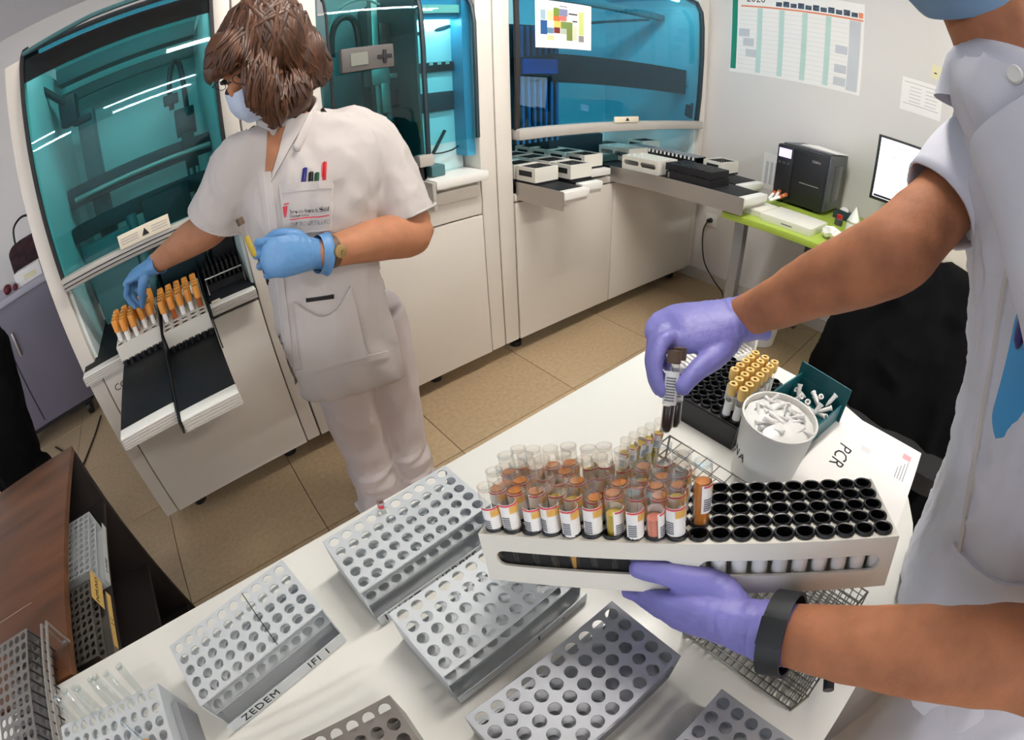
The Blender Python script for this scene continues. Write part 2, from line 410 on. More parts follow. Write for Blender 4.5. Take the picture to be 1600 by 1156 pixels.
part('roof', slab_strip([(1.72, 1.822), (1.78, 1.83), (2.2, 1.83), (2.5, 1.80)], 'x', -.44, .18, .005), 'hood_glass_teal', a1)
part('deck', box(-.447, .182, YF - .01, 2.42, .735, .752), 'navy_track', a1)
# hood: upright sheet that bends back at the top, dark band under the bend, black edges, grey grip bar
hp = [(YF, 1.065), (YF - .006, 1.25), (YF - .008, 1.5), (YF - .004, 1.66), (YF, 1.70)]
ht = [(YF, 1.70), (YF + .006, 1.75), (YF + .02, 1.785), (YF + .045, 1.81), (YF + .085, 1.825)]
hd = part('hood', slab_strip(hp, 'x', -.440, .178, .006), 'hood_glass_teal', a1)
part('dark_band', slab_strip(ht, 'x', -.440, .178, .006), 'hood_band', hd)
part('top_edge', tube([(-.44, YF + .012, 1.80), (-.2, YF + .006, 1.822), (.0, YF + .006, 1.824), (.178, YF + .012, 1.812)], .009, 8), 'mid_teal', hd)
for x in (-.441, .179):
    part('edge_strip', slab_strip([(p[0] - .004, p[1]) for p in hp + ht[1:]], 'x', x - .006, x + .006, .014), 'seam', hd)
gb = part('grip_bar', box(-.447, .185, 1.60, 1.655, 1.028, 1.072, .010), 'trim_grey', a1)
for z in (1.040, 1.053): part('groove', box(-.44, .18, 1.597, 1.601, z, z + .003), 'seam', gb)
lb_ = part('warning_label', box(-.218, -.042, 1.594, 1.599, 1.068, 1.112, .001), 'cream_label', gb, label='cream warning label with a black triangle')
part('triangle', prism([(-.138, 1.080), (-.114, 1.080), (-.126, 1.102)], 'y', 1.592, 1.594), 'ink', lb_)
for k in range(3):
    part('print_line', box(-.210, -.150, 1.5930, 1.594, 1.080 + k * .008, 1.083 + k * .008), 'trim_grey', lb_)
    part('print_line', box(-.104, -.050, 1.5930, 1.594, 1.080 + k * .008, 1.083 + k * .008), 'trim_grey', lb_)
# inside the hood
part('cross_beam', box(-.43, .17, 2.02, 2.09, 1.235, 1.315, .006), 'dark_teal', a1)
part('cross_rail', cyl((-.40, 1.99, 1.265), (.165, 1.99, 1.265), .012, n=12), 'steel', a1)
part('cross_beam', box(-.43, .17, 1.93, 2.0, 1.115, 1.175, .006), 'dark_teal', a1)
part('upper_rail', box(-.42, .16, 2.2, 2.25, 1.665, 1.71, .004), 'mid_teal', a1)
part('upper_rail', box(-.42, .16, 2.1, 2.2, 1.735, 1.80, .004), 'mid_teal', a1)
part('inner_post', box(-.36, -.29, 2.15, 2.25, .76, 1.60, .004), 'mid_teal', a1)
part('hinge_block', join([box(-.40, -.33, 1.98, 2.06, 1.545, 1.66, .01), box(-.355, -.28, 2.0, 2.05, 1.535, 1.56, .004), cyl((-.45, 1.93, 1.72), (-.36, 2.0, 1.62), .013)]), 'dark_teal', a1)
part('cable_loop', tube(cr([(.040, 2.08, 1.45), (.042, 2.08, 1.56), (.058, 2.08, 1.63), (.075, 2.08, 1.645), (.09, 2.08, 1.62), (.098, 2.08, 1.54), (.10, 2.08, 1.42), (.10, 2.08, 1.2)], 5), .011, 8), 'black_plastic', a1)
part('pipetting_head', join([box(.045, .125, 2.02, 2.10, 1.33, 1.44, .006), box(.06, .11, 2.0, 2.06, 1.15, 1.34, .006), box(.01, .07, 2.03, 2.08, 1.47, 1.51, .004)]), 'black_plastic', a1)
part('pipette_channel', cyl((.075, 2.0, .92), (.075, 2.0, 1.2), .008, n=10), 'steel', a1)
part('pipette_channel', cyl((.10, 2.0, .92), (.10, 2.0, 1.2), .008, n=10), 'steel', a1)
part('front_shroud', box(-.40, -.20, 1.86, 1.90, .80, 1.10, .006), 'mid_teal', a1)
part('front_shroud', box(-.14, .05, 1.90, 1.94, .80, 1.16, .006), 'dark_teal', a1)
part('shroud_strut', cyl((-.17, 1.86, .80), (-.19, 1.9, 1.13), .022, n=12), 'mid_teal', a1)
part('dark_unit', box(.075, .168, 1.85, 2.1, .84, 1.10, .01), 'black_plastic', a1)
ME('added_glow', (.9, 1.0, .98), 22.0)  # glow of the strips added to brighten the analyser interiors
part('added_light_strip', box(-.40, .14, 1.715, 1.735, 1.800, 1.810), 'added_glow', a1)
# carrier lanes
def lane(x0, x1, yf, fin=None, parent=a1, z=.752, white='white_plastic', ribs=True, back=2.35):
    ln_ = part('carrier_lane', box(x0 + .003, x1 - .003, yf + .04, back, z + .001, z + .022, .002), 'navy_track', parent)
    part('lane_front', box(x0 + .002, x1 - .002, yf, yf + .042, z - .012, z + .022, .004), white, ln_)
    if ribs:
        for k in range(4): part('rib', box(x0 + .003, x1 - .003, yf - .0025, yf, z - .008 + k * .0075, z - .004 + k * .0075), 'trim_grey', ln_)
    return ln_
lane(-.49, -.322, 1.545); lane(-.32, -.158, 1.045); lane(-.152, .002, .985); lane(.006, .176, 1.585)
for x, ya, yb in ((-.155, .98, 2.2), (.003, 1.45, 2.2)):
    part('lane_divider', prism([(ya, .745), (yb, .745), (yb, .875), (1.62, .872), (1.36, .835), (1.20, .79), (ya, .774)], 'x', x - .002, x + .002), 'black_plastic', a1)
lw_ = part('right_lane_holder', join([box(.02, .165, 1.74, 1.755, .775, .80)] + [box(.02 + .018 * k, .028 + .018 * k, 1.76, 2.1, .775, .86) for k in range(8)]), 'black_plastic', a1)
part('wire_bail', tube([(.02, 1.70, .778), (.02, 1.72, .83), (.16, 1.72, .83), (.16, 1.70, .778)], .003, 6), 'steel', a1)
part('bail_tag', box(.018, .05, 1.615, 1.63, .7755, .778), 'cream_label', a1)
# ================================================================ second analyser (blue niche, half hidden by the woman)
a2 = thing('extraction_unit', 'white extraction unit with dark glass door and light blue niche behind the woman', 'analyser', (.72, 2.05, 0), world=True)
part('side_panel', box(1.128, 1.205, YF, 2.5, .085, 1.90, .008), 'panel_white', a2)
part('side_panel', box(.244, .52, YF, 2.5, .75, 1.90, .01), 'panel_white', a2)
part('door', box(.246, 1.124, YF - .002, YF + .02, .085, .745, .004), 'panel_white', a2)
part('front_strip', slab_strip([(YF + .004, .752), (YF - .004, .80), (YF + .006, .90)], 'x', .53, 1.122, -.02), 'panel_white', a2)
part('drawer', box(.905, 1.105, YF - .02, YF + .02, .835, .885, .004), 'panel_white', a2)
part('carcass', join([box(.246, 1.128, YF + .03, 2.5, .1, .90), box(.52, 1.128, 2.3, 2.5, .90, 1.75)]), 'panel_grey', a2)
for x in (.33, .86):
    for y in (1.74, 2.40): part('foot', lathe([(.022, 0), (.03, .004), (.03, .03), (.016, .035), (.016, .1)], (x, y), 14), 'black_plastic', a2)
part('shelf_tray', box(.885, 1.124, 1.57, 1.95, .905, .945, .012), 'white_plastic', a2)
for x in (.93, 1.085): part('latch', box(x - .008, x + .008, 1.607, 1.615, .893, .902, .001), 'trim_grey', a2)
part('tray_bracket', box(.868, .884, 1.57, 1.72, .83, .94, .004), 'trim_grey', a2)
# niche: white back with slots, blue frame
nb = part('niche_back', box(.90, 1.118, 1.745, 1.76, .945, 1.70), 'inner_white', a2)
for x, z in ((.925, 1.52), (1.055, 1.545)): part('oval_slot', xf(cyl((0, -.002, 0), (0, .004, 0), .04, n=18), T(x, 1.745, z) @ RY(-.25) @ Matrix.Diagonal((1, 1, .22, 1))), 'dark_teal', nb)
tb_ = part('socket_strip', box(.925, 1.085, 1.725, 1.745, 1.36, 1.40, .003), 'black_plastic', nb)
for k in range(4): part('socket', box(.940 + k * .036, .956 + k * .036, 1.722, 1.726, 1.388, 1.402), 'panel_grey', tb_)
part('dark_slot', box(.925, 1.08, 1.725, 1.745, 1.195, 1.275, .003), 'dark_teal', nb)
part('lever', cyl((.955, 1.70, 1.03), (1.02, 1.71, 1.115), .007, n=8), 'black_plastic', a2)
part('cord', tube(cr([(.955, 1.70, 1.03), (1.0, 1.71, 1.025), (1.06, 1.72, 1.03), (1.10, 1.73, 1.045)], 5), .003, 6), 'black_plastic', a2)
part('holder_block', box(.91, .97, 1.64, 1.72, .946, .99, .006), 'mid_teal', a2)
part('niche_side', box(1.088, 1.126, YF + .03, 1.745, 1.0, 1.72), 'inner_blue', a2)
part('niche_top', box(.90, 1.088, YF + .06, 1.745, 1.575, 1.72), 'inner_blue', a2)
part('name_strip', box(.905, 1.09, YF + .045, YF + .05, 1.60, 1.635), 'cream_label', a2)
MG('niche_glass', (.62, .90, .95), refl=.10, facing=.3, base=.02)
part('niche_hood', slab_strip([(YF - .004, 1.075), (YF - .008, 1.3), (YF - .006, 1.55), (YF + .006, 1.62), (YF + .03, 1.66), (YF + .09, 1.69)], 'x', .905, 1.116, .005), 'niche_glass', a2)
part('hood_edge', tube([(1.119, YF - .004, 1.075), (1.119, YF - .008, 1.3), (1.119, YF - .006, 1.55), (1.117, YF + .006, 1.625), (1.112, YF + .03, 1.668), (1.10, YF + .08, 1.69)], .009, 8), 'dark_teal', a2)
part('added_light_strip', box(.92, 1.07, 1.72, 1.735, 1.562, 1.572), 'added_glow', a2)  # added glowing strip that brightens the niche
# glass door, dark inside
part('chamber', join([box(.53, .895, 2.18, 2.2, .91, 1.72), box(.885, .895, YF + .02, 2.2, .91, 1.72), box(.52, .53, YF + .02, 2.2, .91, 1.72)]), 'mid_teal', a2)
part('chamber_floor', box(.53, .895, YF + .02, 2.18, .905, 1.0), 'black_plastic', a2)
part('glass_door', slab_strip([(YF - .004, 1.045), (YF - .014, 1.2), (YF - .016, 1.45), (YF - .008, 1.60), (YF + .012, 1.66), (YF + .06, 1.70)], 'x', .545, .890, .005), 'hood_glass_teal', a2)
for x in (.55, .893):
    part('door_edge', tube([(x, YF - .010, 1.04), (x, YF - .018, 1.2), (x, YF - .02, 1.45), (x, YF - .010, 1.60), (x, YF + .012, 1.665), (x, YF + .06, 1.705)], .010 if x > .6 else .005, 8), 'dark_teal' if x > .6 else 'seam', a2)
part('door_grip', box(.845, .905, YF - .03, YF + .02, 1.0, 1.045, .006), 'trim_grey', a2)
tm = part('control_terminal', box(.575, .760, 1.572, 1.602, 1.390, 1.475, .006), M('terminal_grey', srgb(84, 80, 78), .5), a2)
part('screen', box(.605, .665, 1.569, 1.572, 1.41, 1.455), M('lcd_grey', srgb(128, 130, 120), .3), tm)
part('key_pad', join([box(.700, .750, 1.568, 1.572, 1.425, 1.438), box(.719, .731, 1.5675, 1.572, 1.408, 1.455)]), 'black_plastic', tm)
part('cable_arch', tube(cr([(.615, 1.78, 1.47), (.62, 1.78, 1.56), (.65, 1.78, 1.615), (.69, 1.78, 1.62), (.715, 1.78, 1.58), (.725, 1.78, 1.47)], 6), .013, 8), 'black_plastic', a2)
part('air_hose', tube(cr([(.59, 1.75, 1.47), (.60, 1.75, 1.58), (.65, 1.75, 1.66), (.73, 1.75, 1.685), (.80, 1.76, 1.66)], 6), .005, 6), 'trim_grey', a2)
part('column', box(.775, .80, 1.78, 1.82, 1.05, 1.70, .003), 'steel', a2)
part('slider', join([box(.755, .83, 1.76, 1.84, 1.335, 1.40, .006), box(.83, .87, 1.78, 1.82, 1.355, 1.375, .003), box(.79, .825, 1.76, 1.80, 1.22, 1.34, .004)]), 'steel', a2)
part('dark_module', box(.84, .885, 1.86, 1.95, 1.46, 1.60, .006), 'black_plastic', a2)
part('dark_module', box(.82, .88, 1.80, 1.95, 1.24, 1.31, .006), 'black_plastic', a2)
part('funnel', lathe([(.06, 1.0), (.018, 1.2), (.02, 1.25)], (.85, 1.85), 16), 'mid_teal', a2)
part('lower_module', box(.56, .84, 1.75, 2.1, 1.0, 1.18, .01), 'black_plastic', a2)
# ================================================================ third analyser (blue hood)
a3 = thing('sample_analyser', 'wide white analyser with blue tinted hood and poster taped to its glass', 'analyser', (2.0, 2.05, 0), world=True)
part('side_panel', box(1.209, 1.290, YF, 2.5, .085, 1.92, .008), 'panel_white', a3)
part('side_panel', box(2.732, 2.79, YF, 2.5, .085, 1.92, .008), 'panel_white', a3)
part('door', box(1.295, 1.928, YF - .002, YF + .02, .085, .762, .004), 'panel_white', a3)
part('door', box(1.934, 2.728, YF - .002, YF + .02, .085, .762, .004), 'panel_white', a3)
part('carcass', join([box(1.29, 2.732, YF + .03, 2.5, .1, .80), box(1.29, 2.732, 2.42, 2.5, .80, 1.9)]), 'seam', a3)
for x in (1.33, 2.66):
    for y in (1.72, 2.40): part('foot', lathe([(.022, 0), (.03, .004), (.03, .03), (.016, .035), (.016, .1)], (x, y), 14), 'black_plastic', a3)
part('sill', box(1.292, 2.73, YF - .004, YF + .05, .768, .80, .005), 'panel_white', a3)
part('rear_wall', box(1.29, 2.732, 2.40, 2.42, .80, 1.92), 'inner_white', a3)
part('inner_side', box(1.29, 1.30, YF + .03, 2.42, .80, 1.9), 'inner_white', a3)
part('inner_side', box(2.722, 2.732, YF + .03, 2.42, .80, 1.9), 'inner_white', a3)
part('roof', box(1.30, 2.722, 1.735, 2.42, 1.892, 1.898), 'hood_glass_blue', a3)
part('deck', box(1.30, 2.722, YF + .02, 2.42, .80, .832), 'navy_track', a3)
hp = [(YF, 1.085), (YF - .010, 1.25), (YF - .014, 1.5), (YF - .010, 1.70), (YF, 1.80), (YF + .03, 1.86), (YF + .10, 1.895)]
hd = part('hood', slab_strip(hp, 'x', 1.315, 2.675, .006), 'hood_glass_blue', a3)
part('edge_strip', tube([(2.69, p[0] - .002, p[1]) for p in hp], .016, 8), 'dark_teal', hd)
part('edge_strip', slab_strip([(p[0] - .003, p[1]) for p in hp], 'x', 1.297, 1.318, .012), 'seam', hd)
part('edge_bracket', prism([(2.60, 1.12), (2.66, 1.10), (2.665, 1.20), (2.635, 1.18), (2.61, 1.19)], 'y', YF + .01, YF + .03), 'dark_teal', hd)
gb = part('grip_bar', box(1.297, 2.72, 1.595, 1.655, 1.040, 1.090, .012), 'trim_grey', a3)
lb_ = part('warning_label', box(1.875, 2.06, 1.590, 1.596, 1.088, 1.118, .001), 'cream_label', gb)
part('triangle', prism([(1.955, 1.096), (1.985, 1.096), (1.97, 1.113)], 'y', 1.588, 1.590), 'ink', lb_)
for k in range(8): part('blue_bar', box(1.40 + k * .034, 1.413 + k * .034, 1.74, 1.75, 1.0, 1.56, .001), 'blue_bar', a3)
part('bar_backing', box(1.37, 1.67, 1.77, 1.78, 1.0, 1.57), 'dark_teal', a3)
part('indigo_reflection', box(1.41, 1.61, 1.70, 1.71, 1.33, 1.40, .002), 'reflection_indigo', a3)  # blue-violet reflection, painted as a flat coloured block
part('gantry', prism([(1.40, 1.405), (1.62, 1.43), (2.70, 1.41), (2.70, 1.25), (1.62, 1.29), (1.40, 1.33)], 'y', 1.73, 1.82), 'black_plastic', a3)
part('gantry_rail', box(2.1, 2.7, 1.722, 1.73, 1.30, 1.31), 'dark_teal', a3)
part('upper_rod', tube(cr([(1.72, 1.80, 1.60), (1.9, 1.8, 1.615), (2.05, 1.8, 1.64), (2.4, 1.8, 1.70)], 4), .008, 8), 'dark_teal', a3)
part('upper_rail', box(1.32, 2.70, 1.9, 1.95, 1.74, 1.78, .004), 'mid_teal', a3)
part('wall_knob', cyl((2.2, 2.38, 1.56), (2.2, 2.40, 1.56), .03, n=16), 'mid_teal', a3)
part('deck_block', box(1.78, 2.2, 1.95, 2.35, .832, .98, .01), 'dark_teal', a3)
part('deck_rail', box(1.70, 2.1, 1.75, 1.78, .85, .885, .004), 'mid_teal', a3)
ZT = .832
part('added_light_strip', box(1.40, 2.65, 1.76, 1.78, 1.865, 1.875), 'added_glow', a3)  # added glowing strip that brightens the inside of the blue hood
lane(1.305, 1.448, 1.345, parent=a3, z=ZT, ribs=False); lane(1.470, 1.60, 1.41, parent=a3, z=ZT, ribs=False)
lane(1.70, 1.87, 1.60, parent=a3, z=ZT, ribs=False)
lane(1.905, 2.15, .885, parent=a3, z=ZT, ribs=False); lane(2.17, 2.42, 1.03, parent=a3, z=ZT, ribs=False); lane(2.44, 2.70, 1.45, parent=a3, z=ZT, ribs=False)
for x, ya in ((1.306, 1.35), (1.905, .89)): part('tray_side', box(x - .004, x - .001, ya, YF, ZT - .055, ZT + .025), 'steel', a3)
for x, ya, w in ((1.306, 1.36, .14), (1.471, 1.42, .125), (1.906, .90, .24), (2.172, 1.04, .24)): part('tray_support', box(x + .004, x + w, ya, YF, ZT - .028, ZT - .002), 'panel_grey', a3)
# ================================================================ materials for the work table
M('laminate', srgb(228, 226, 218), .28, var=.012, vs=4, spec=.45)
M('table_edge', srgb(214, 210, 200), .4)
M('table_leg', srgb(150, 150, 152), .4, metal=.6)
M('rack_white', srgb(222, 218, 206), .42, var=.015)
M('rack_dark', srgb(132, 126, 120), .36, metal=.5, var=.06, vs=12)
M('rack_grey', srgb(160, 162, 166), .48, metal=.5, var=.05, vs=9)
M('rack_light', srgb(198, 202, 204), .45, metal=.15, var=.04)
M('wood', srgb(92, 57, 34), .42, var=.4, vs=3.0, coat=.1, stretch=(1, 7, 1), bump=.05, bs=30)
M('wood_shaded', srgb(24, 14, 11), .7, var=.3, vs=4)  # cabinet wood darkened: the shade inside is put into the colour
M('tape_yellow', srgb(212, 178, 104), .6, var=.04)
M('paper', srgb(240, 236, 232), .7, var=.01)
M('label_paper', srgb(240, 238, 234), .6, var=.02)
M('label_orange', srgb(226, 176, 92), .6, var=.1, vs=200)
M('red_ink', srgb(214, 60, 70), .6)
M('grey_ink', srgb(120, 120, 126), .7)
M('serum_amber', srgb(206, 156, 62), .3, var=.12, vs=60, rnd=.14)
M('serum_orange', srgb(206, 128, 52), .3, var=.12, vs=60)
M('serum_pink', srgb(226, 138, 116), .3, var=.06)
M('serum_yellow', srgb(204, 178, 66), .3, var=.08)
M('blood', srgb(38, 9, 14), .22, var=.1)
M('cap_yellow', srgb(240, 200, 120), .42, var=.03)
M('cap_orange', srgb(226, 150, 62), .45, var=.08, rnd=.06)
M('cap_red', srgb(178, 86, 42), .45)
M('teal_plastic', srgb(14, 84, 92), .4, var=.05)
M('frost_plastic', srgb(236, 234, 230), .35, var=.02)
M('wire', srgb(128, 124, 116), .35, metal=.8)
MG('tube_glass', (.97, .955, .935), refl=.10, facing=.55, base=.02, rough=.16)
MG('tip_clear', (.90, .92, .91), refl=.12, facing=.5, base=.06)
# ================================================================ table: one corner strongly rounded
TZ = .75
out = [(-1.10, -.150), (.55, -.150), (.636, -.140), (.693, -.124), (.748, -.097), (.80, -.062), (.85, -.015), (.89, .045), (.915, .11), (.925, .18), (.928, .30), (.928, .505), (.915, .520), (-1.10, .520)]
tb = thing('work_table', 'long white laminate work table with a rounded corner, covered in tube racks', 'table', (-.1, .185, 0), world=True)
part('table_top', prism(out, 'z', TZ - .028, TZ), 'laminate', tb)
part('edge_band', prism([(x * 1.0005 if abs(x) < 1 else x, y) for x, y in out], 'z', TZ - .029, TZ - .024), 'table_edge', tb)
for x, y in ((-1.04, -.09), (-1.04, .46), (.72, .02), (.86, .46)): part('leg', box(x - .02, x + .02, y - .02, y + .02, 0, TZ - .029, .003), 'table_leg', tb)
part('apron', join([box(-1.02, .70, -.08, -.06, TZ - .09, TZ - .029), box(-1.02, .84, .44, .46, TZ - .09, TZ - .029)]), 'table_leg', tb)
# ================================================================ perforated racks
PX, PY, HR = .0198, .0192, .0145 / 2
RL, RD = PX * 10 + .004, PY * 5 + .004
_perf = {}
def rack_geo():
    if _perf: return _perf
    _perf['top'] = perf(10, 5, PX, PY, .0072, .0016, PX / 2 + .002, PY / 2 + .002, 16, .068)
    _perf['mid'] = perf(10, 5, PX, PY, .0072, .0012, PX / 2 + .001, PY / 2 + .001, 12, .036)
    return _perf
def lab_rack(label, mat4, mat='rack_light', lip=True, words=(), line=None, group='perforated tube racks'):
    g = rack_geo(); t = thing('tube_rack', label, 'rack', group=group, mat4=mat4)
    part('top_plate', g['top'], mat, t, 30); part('middle_plate', g['mid'], mat, t, 30)
    part('base_plate', box(-RL / 2, RL / 2, -RD / 2 - (.011 if lip else 0), RD / 2, 0, .0018), mat, t, 0)
    for s in (-1, 1): part('end_wall', box(s * RL / 2 - .0008, s * RL / 2 + .0008, -RD / 2, RD / 2, .0018, .0675), mat, t, 0)
    part('rear_lip', box(-RL / 2, RL / 2, RD / 2 - .001, RD / 2, .0018, .014), mat, t, 0)
    if lip:
        lp = part('front_lip', box(-RL / 2, RL / 2, -RD / 2 - .0118, -RD / 2 - .0104, .0005, .0205), mat, t, 0)
        for s, x, size in words: part('lettering', xf(text_geo(s, size, space=1.12), T(x, -RD / 2 - .0121, .0105) @ RX(PI / 2)), 'ink', lp, 0)
    if line is not None: part('marker_line', box(line - .0006, line + .0006, -RD / 2, RD / 2 - .004, .068, .0682), 'ink', t, 0)
    return t
def place(cx, cy, a): return T(cx, cy, TZ) @ RZ(math.radians(a))
rkA = lab_rack('pale perforated rack hand-lettered HERPES 1, beside the held white rack', place(.116, .402, 3.0), words=(('INMST', -.062, .019), ('HERPES 1', .034, .019)))
rkB = lab_rack('pale perforated rack hand-lettered ZEDEM and IFI 1, split by a black line', place(-.1405, .388, 9.5), words=(('ZEDEM', -.045, .019), ('IFI 1', .058, .019)), line=.0295)
rkC = lab_rack('pale perforated rack directly under the left end of the held white rack', place(.1345, .2565, 2.0), words=(('l', .02, .015), ('-', .06, .015)))
rkD = lab_rack('shiny grey perforated rack in front of the lower violet glove', place(.127, .1045, 0.0), 'rack_grey', lip=False)
rkE = lab_rack('brownish metal perforated rack with black dividing line at the bottom edge', place(-.127, .1765, -4), 'rack_dark', lip=False, line=.0)
rkF = lab_rack('dull grey perforated rack at the bottom edge below the wrist band', place(.125, -.053, 0), 'rack_grey', lip=False)
rkG = lab_rack('pale perforated rack with clear tubes leaning in its back row', place(-.388, .335, -3), 'rack_light', lip=True)
part('side_bracket', box(RL / 2 + .001, RL / 2 + .012, -RD / 2, RD / 2 - .02, .0, .048, .002), 'rack_grey', rkG)
# rack with wire sides at the table's left edge
rkH = lab_rack('dark perforated rack with shiny wire sides at the left frame edge', T(-.600, .492, TZ) @ RZ(PI / 2), 'rack_dark', lip=False)
for k in range(11): part('side_rod', tube([(-.095 + k * .019, -RD / 2 - .002, .068), (-.095 + k * .019 - .004, -RD / 2 - .012, .045), (-.095 + k * .019 - .004, -RD / 2 - .012, .004)], .0016, 6), 'black_plastic', rkH)
part('side_strip', box(-RL / 2, RL / 2, -RD / 2 - .012, -RD / 2 - .0105, .015, .04), 'steel', rkH)
fr_ = thing('wire_stand', 'thin shiny wire frame standing beside the dark rack', 'stand', (-.515, .47, TZ))
part('rail', tube([(0, -.12, .003), (0, -.12, .06), (0, .12, .06), (0, .12, .003)], .003, 8), 'steel', fr_)
part('rail', tube([(.014, -.12, .003), (.014, -.12, .06), (.014, .12, .06), (.014, .12, .003)], .003, 8), 'steel', fr_)
for s in (-1, 1): part('foot_bar', box(-.003, .017, s * .12 - .003, s * .12 + .003, 0, .006), 'steel', fr_)
# ================================================================ tubes
def tube_meshes(r, L, n=14):
    gl = lathe([(.001, 0), (r * .55, r * .18), (r * .9, r * .55), (r, r), (r, L - .002), (r * 1.04, L - .001), (r * 1.04, L), (r * .88, L), (r * .88, L - .004)], n=n)
    return gl
R16 = .0078; L16 = .098
G_GLASS = mesh('glass', tube_meshes(R16, L16, 14), 'tube_glass', 60)
def liq(r, z0, z1, n=12): return lathe([(.001, z0), (r * .6, z0 + r * .2), (r, z0 + r), (r, z1), (.001, z1)], n=n)
def arc_sheet(r, z0, z1, a0, a1, n=8, t=.00025):
    v = []; f = []
    for k in range(n + 1):
        a = a0 + (a1 - a0) * k / n
        for rr in (r, r + t):
            for z in (z0, z1): v.append((rr * math.cos(a), rr * math.sin(a), z))
    for k in range(n):
        o = 4 * k; p = o + 4
        f += [(o + 2, p + 2, p + 3, o + 3), (o, o + 1, p + 1, p), (o + 1, o + 3, p + 3, p + 1), (o, p, p + 2, o + 2)]
    f += [(0, 2, 3, 1), (4 * n, 4 * n + 1, 4 * n + 3, 4 * n + 2)]
    return v, f
LIQ = {k: mesh('serum', liq(R16 * .84, .002, .052 + d), k, 60) for k, d in (('serum_amber', .016), ('serum_orange', .028), ('serum_pink', .020), ('serum_yellow', .022))}
LAB = mesh('label', arc_sheet(R16 + .0002, .052, .079, 0, 3.6), 'label_paper', 60)
BAND = mesh('print_band', arc_sheet(R16 + .0006, .0700, .0765, 1.3, 3.5, 6), 'label_orange', 60)
REDM = mesh('red_mark', arc_sheet(R16 + .0006, .0772, .0786, .2, 2.6, 6), 'red_ink', 60)
BARS = mesh('bar_code', join([arc_sheet(R16 + .0006, .0545 + k * .0021, .0557 + k * .0021, .25, 1.1, 2) for k in range(6)]), 'grey_ink', 60)
def sample_tube(label, m4, serum, ang, group):
    t = thing('sample_tube', label, 'tube', group=group, mat4=m4)
    link('glass', G_GLASS, t); link('serum', LIQ[serum], t)
    lb = link('label', LAB, t); lb.rotation_euler = (0, 0, ang)
    for nm, me in (('print_band', BAND), ('red_mark', REDM), ('bar_code', BARS)): link(nm, me, lb)
    return t
# ================================================================ the white rack in the man's hands
HO = Vector((.149, .239, .943)); HU = Vector((.544, -.814, .202)).normalized(); HN = Vector((.105, .305, .947)); HN = (HN - HU * HN.dot(HU)).normalized(); HV = HN.cross(HU)
HP = .018; HH = .055
HM = basis(HO, HU, HV, HN)                                   # hole (0,0) of the top plate is the origin
hr = thing('tube_rack', 'long white tube rack with black hole liners, held in the violet gloves', 'rack', mat4=HM @ T(19 * HP / 2, 2 * HP, -HH))
X0, X1, Y0, Y1 = -19 * HP / 2 - .013, 19 * HP / 2 + .013, -2 * HP - .0115, 2 * HP + .0115
part('top_plate', perf(20, 5, HP, HP, .0083, .003, .013, .0115, 14, HH), 'rack_white', hr, 30)
def slot_wall(x0, x1, z0, z1, slots, ya, yb):
    """front wall with stadium slots cut out of it"""
    gs = []; sz0, sz1 = slots[0][2], slots[0][3]; r = (sz1 - sz0) / 2; zc = (sz0 + sz1) / 2
    gs += [box(x0, x1, ya, yb, z0, sz0), box(x0, x1, ya, yb, sz1, z1)]
    edges = [x0] + [e for s in slots for e in (s[0], s[1])] + [x1]; n = 8
    for k in range(0, len(edges), 2):
        a, b = edges[k], edges[k + 1]; poly = []
        if k > 0: poly += [(a - r + r * math.sin(PI * i / n), zc - r * math.cos(PI * i / n)) for i in range(n + 1)][::-1]
        else: poly += [(a, sz1), (a, sz0)]
        if k + 2 < len(edges): poly += [(b + r - r * math.sin(PI * i / n), zc - r * math.cos(PI * i / n)) for i in range(n + 1)]
        else: poly += [(b, sz0), (b, sz1)]
        gs.append(prism(poly, 'y', ya, yb))
    return join(gs)
SL = [(X0 + .013, -.010, .020, .037), (.010, X1 - .013, .020, .037)]
part('front_wall', slot_wall(X0, X1, 0, HH - .003, SL, Y0, Y0 + .003), 'rack_white', hr, 0)
part('rear_wall', slot_wall(X0, X1, 0, HH - .003, SL, Y1 - .003, Y1), 'rack_white', hr, 0)
for a, b in ((X0, X0 + .003), (X1 - .003, X1)): part('end_wall', box(a, b, Y0 + .003, Y1 - .003, 0, HH - .003), 'rack_white', hr, 0)
part('base', box(X0 + .003, X1 - .003, Y0 + .003, Y1 - .003, 0, .004), 'rack_white', hr, 0)
part('divider', box(-.004, .004, Y0 + .003, Y1 - .003, .004, HH - .003), 'rack_white', hr, 0)
part('inner_tray', box(X0 + .006, -.006, Y0 + .005, Y1 - .005, .0045, .034), 'black_matte', hr, 0)
_liner = mesh('hole_liner', lathe([(.0081, .034), (.0081, HH + .0005), (.0092, HH + .0005), (.0093, HH + .0025), (.0086, HH + .0035), (.0072, HH + .003), (.0070, .036), (.0072, .034)], n=16, close=True), 'black_plastic', 40)
_floor = mesh('liner_floor', lathe([(.001, .036), (.0071, .036), (.0071, .034), (.001, .034)], n=12), 'black_matte', 40)
for i in range(20):
    for j in range(5):
        l_ = link('hole_liner', _liner, hr); l_.location = ((i - 9.5) * HP, (j - 2) * HP, 0)
        f_ = link('liner_floor', _floor, l_)
for i in range(10, 20):                                      # clear spring cups seen through the right-hand slot
    part('spring_cup', mv(lathe([(.003, .004), (.0072, .012), (.0072, .033), (.006, .033), (.006, .012), (.002, .006)], n=12), (i - 9.5) * HP, -2 * HP), 'frost_plastic', hr)
random.seed(3)
vw = Vector((-HO.x, -HO.y, 0)); base_ang = math.atan2((HM.inverted().to_3x3() @ (CAM - HO)).y, (HM.inverted().to_3x3() @ (CAM - HO)).x)
rows = ['front', 'second', 'middle', 'fourth', 'back']
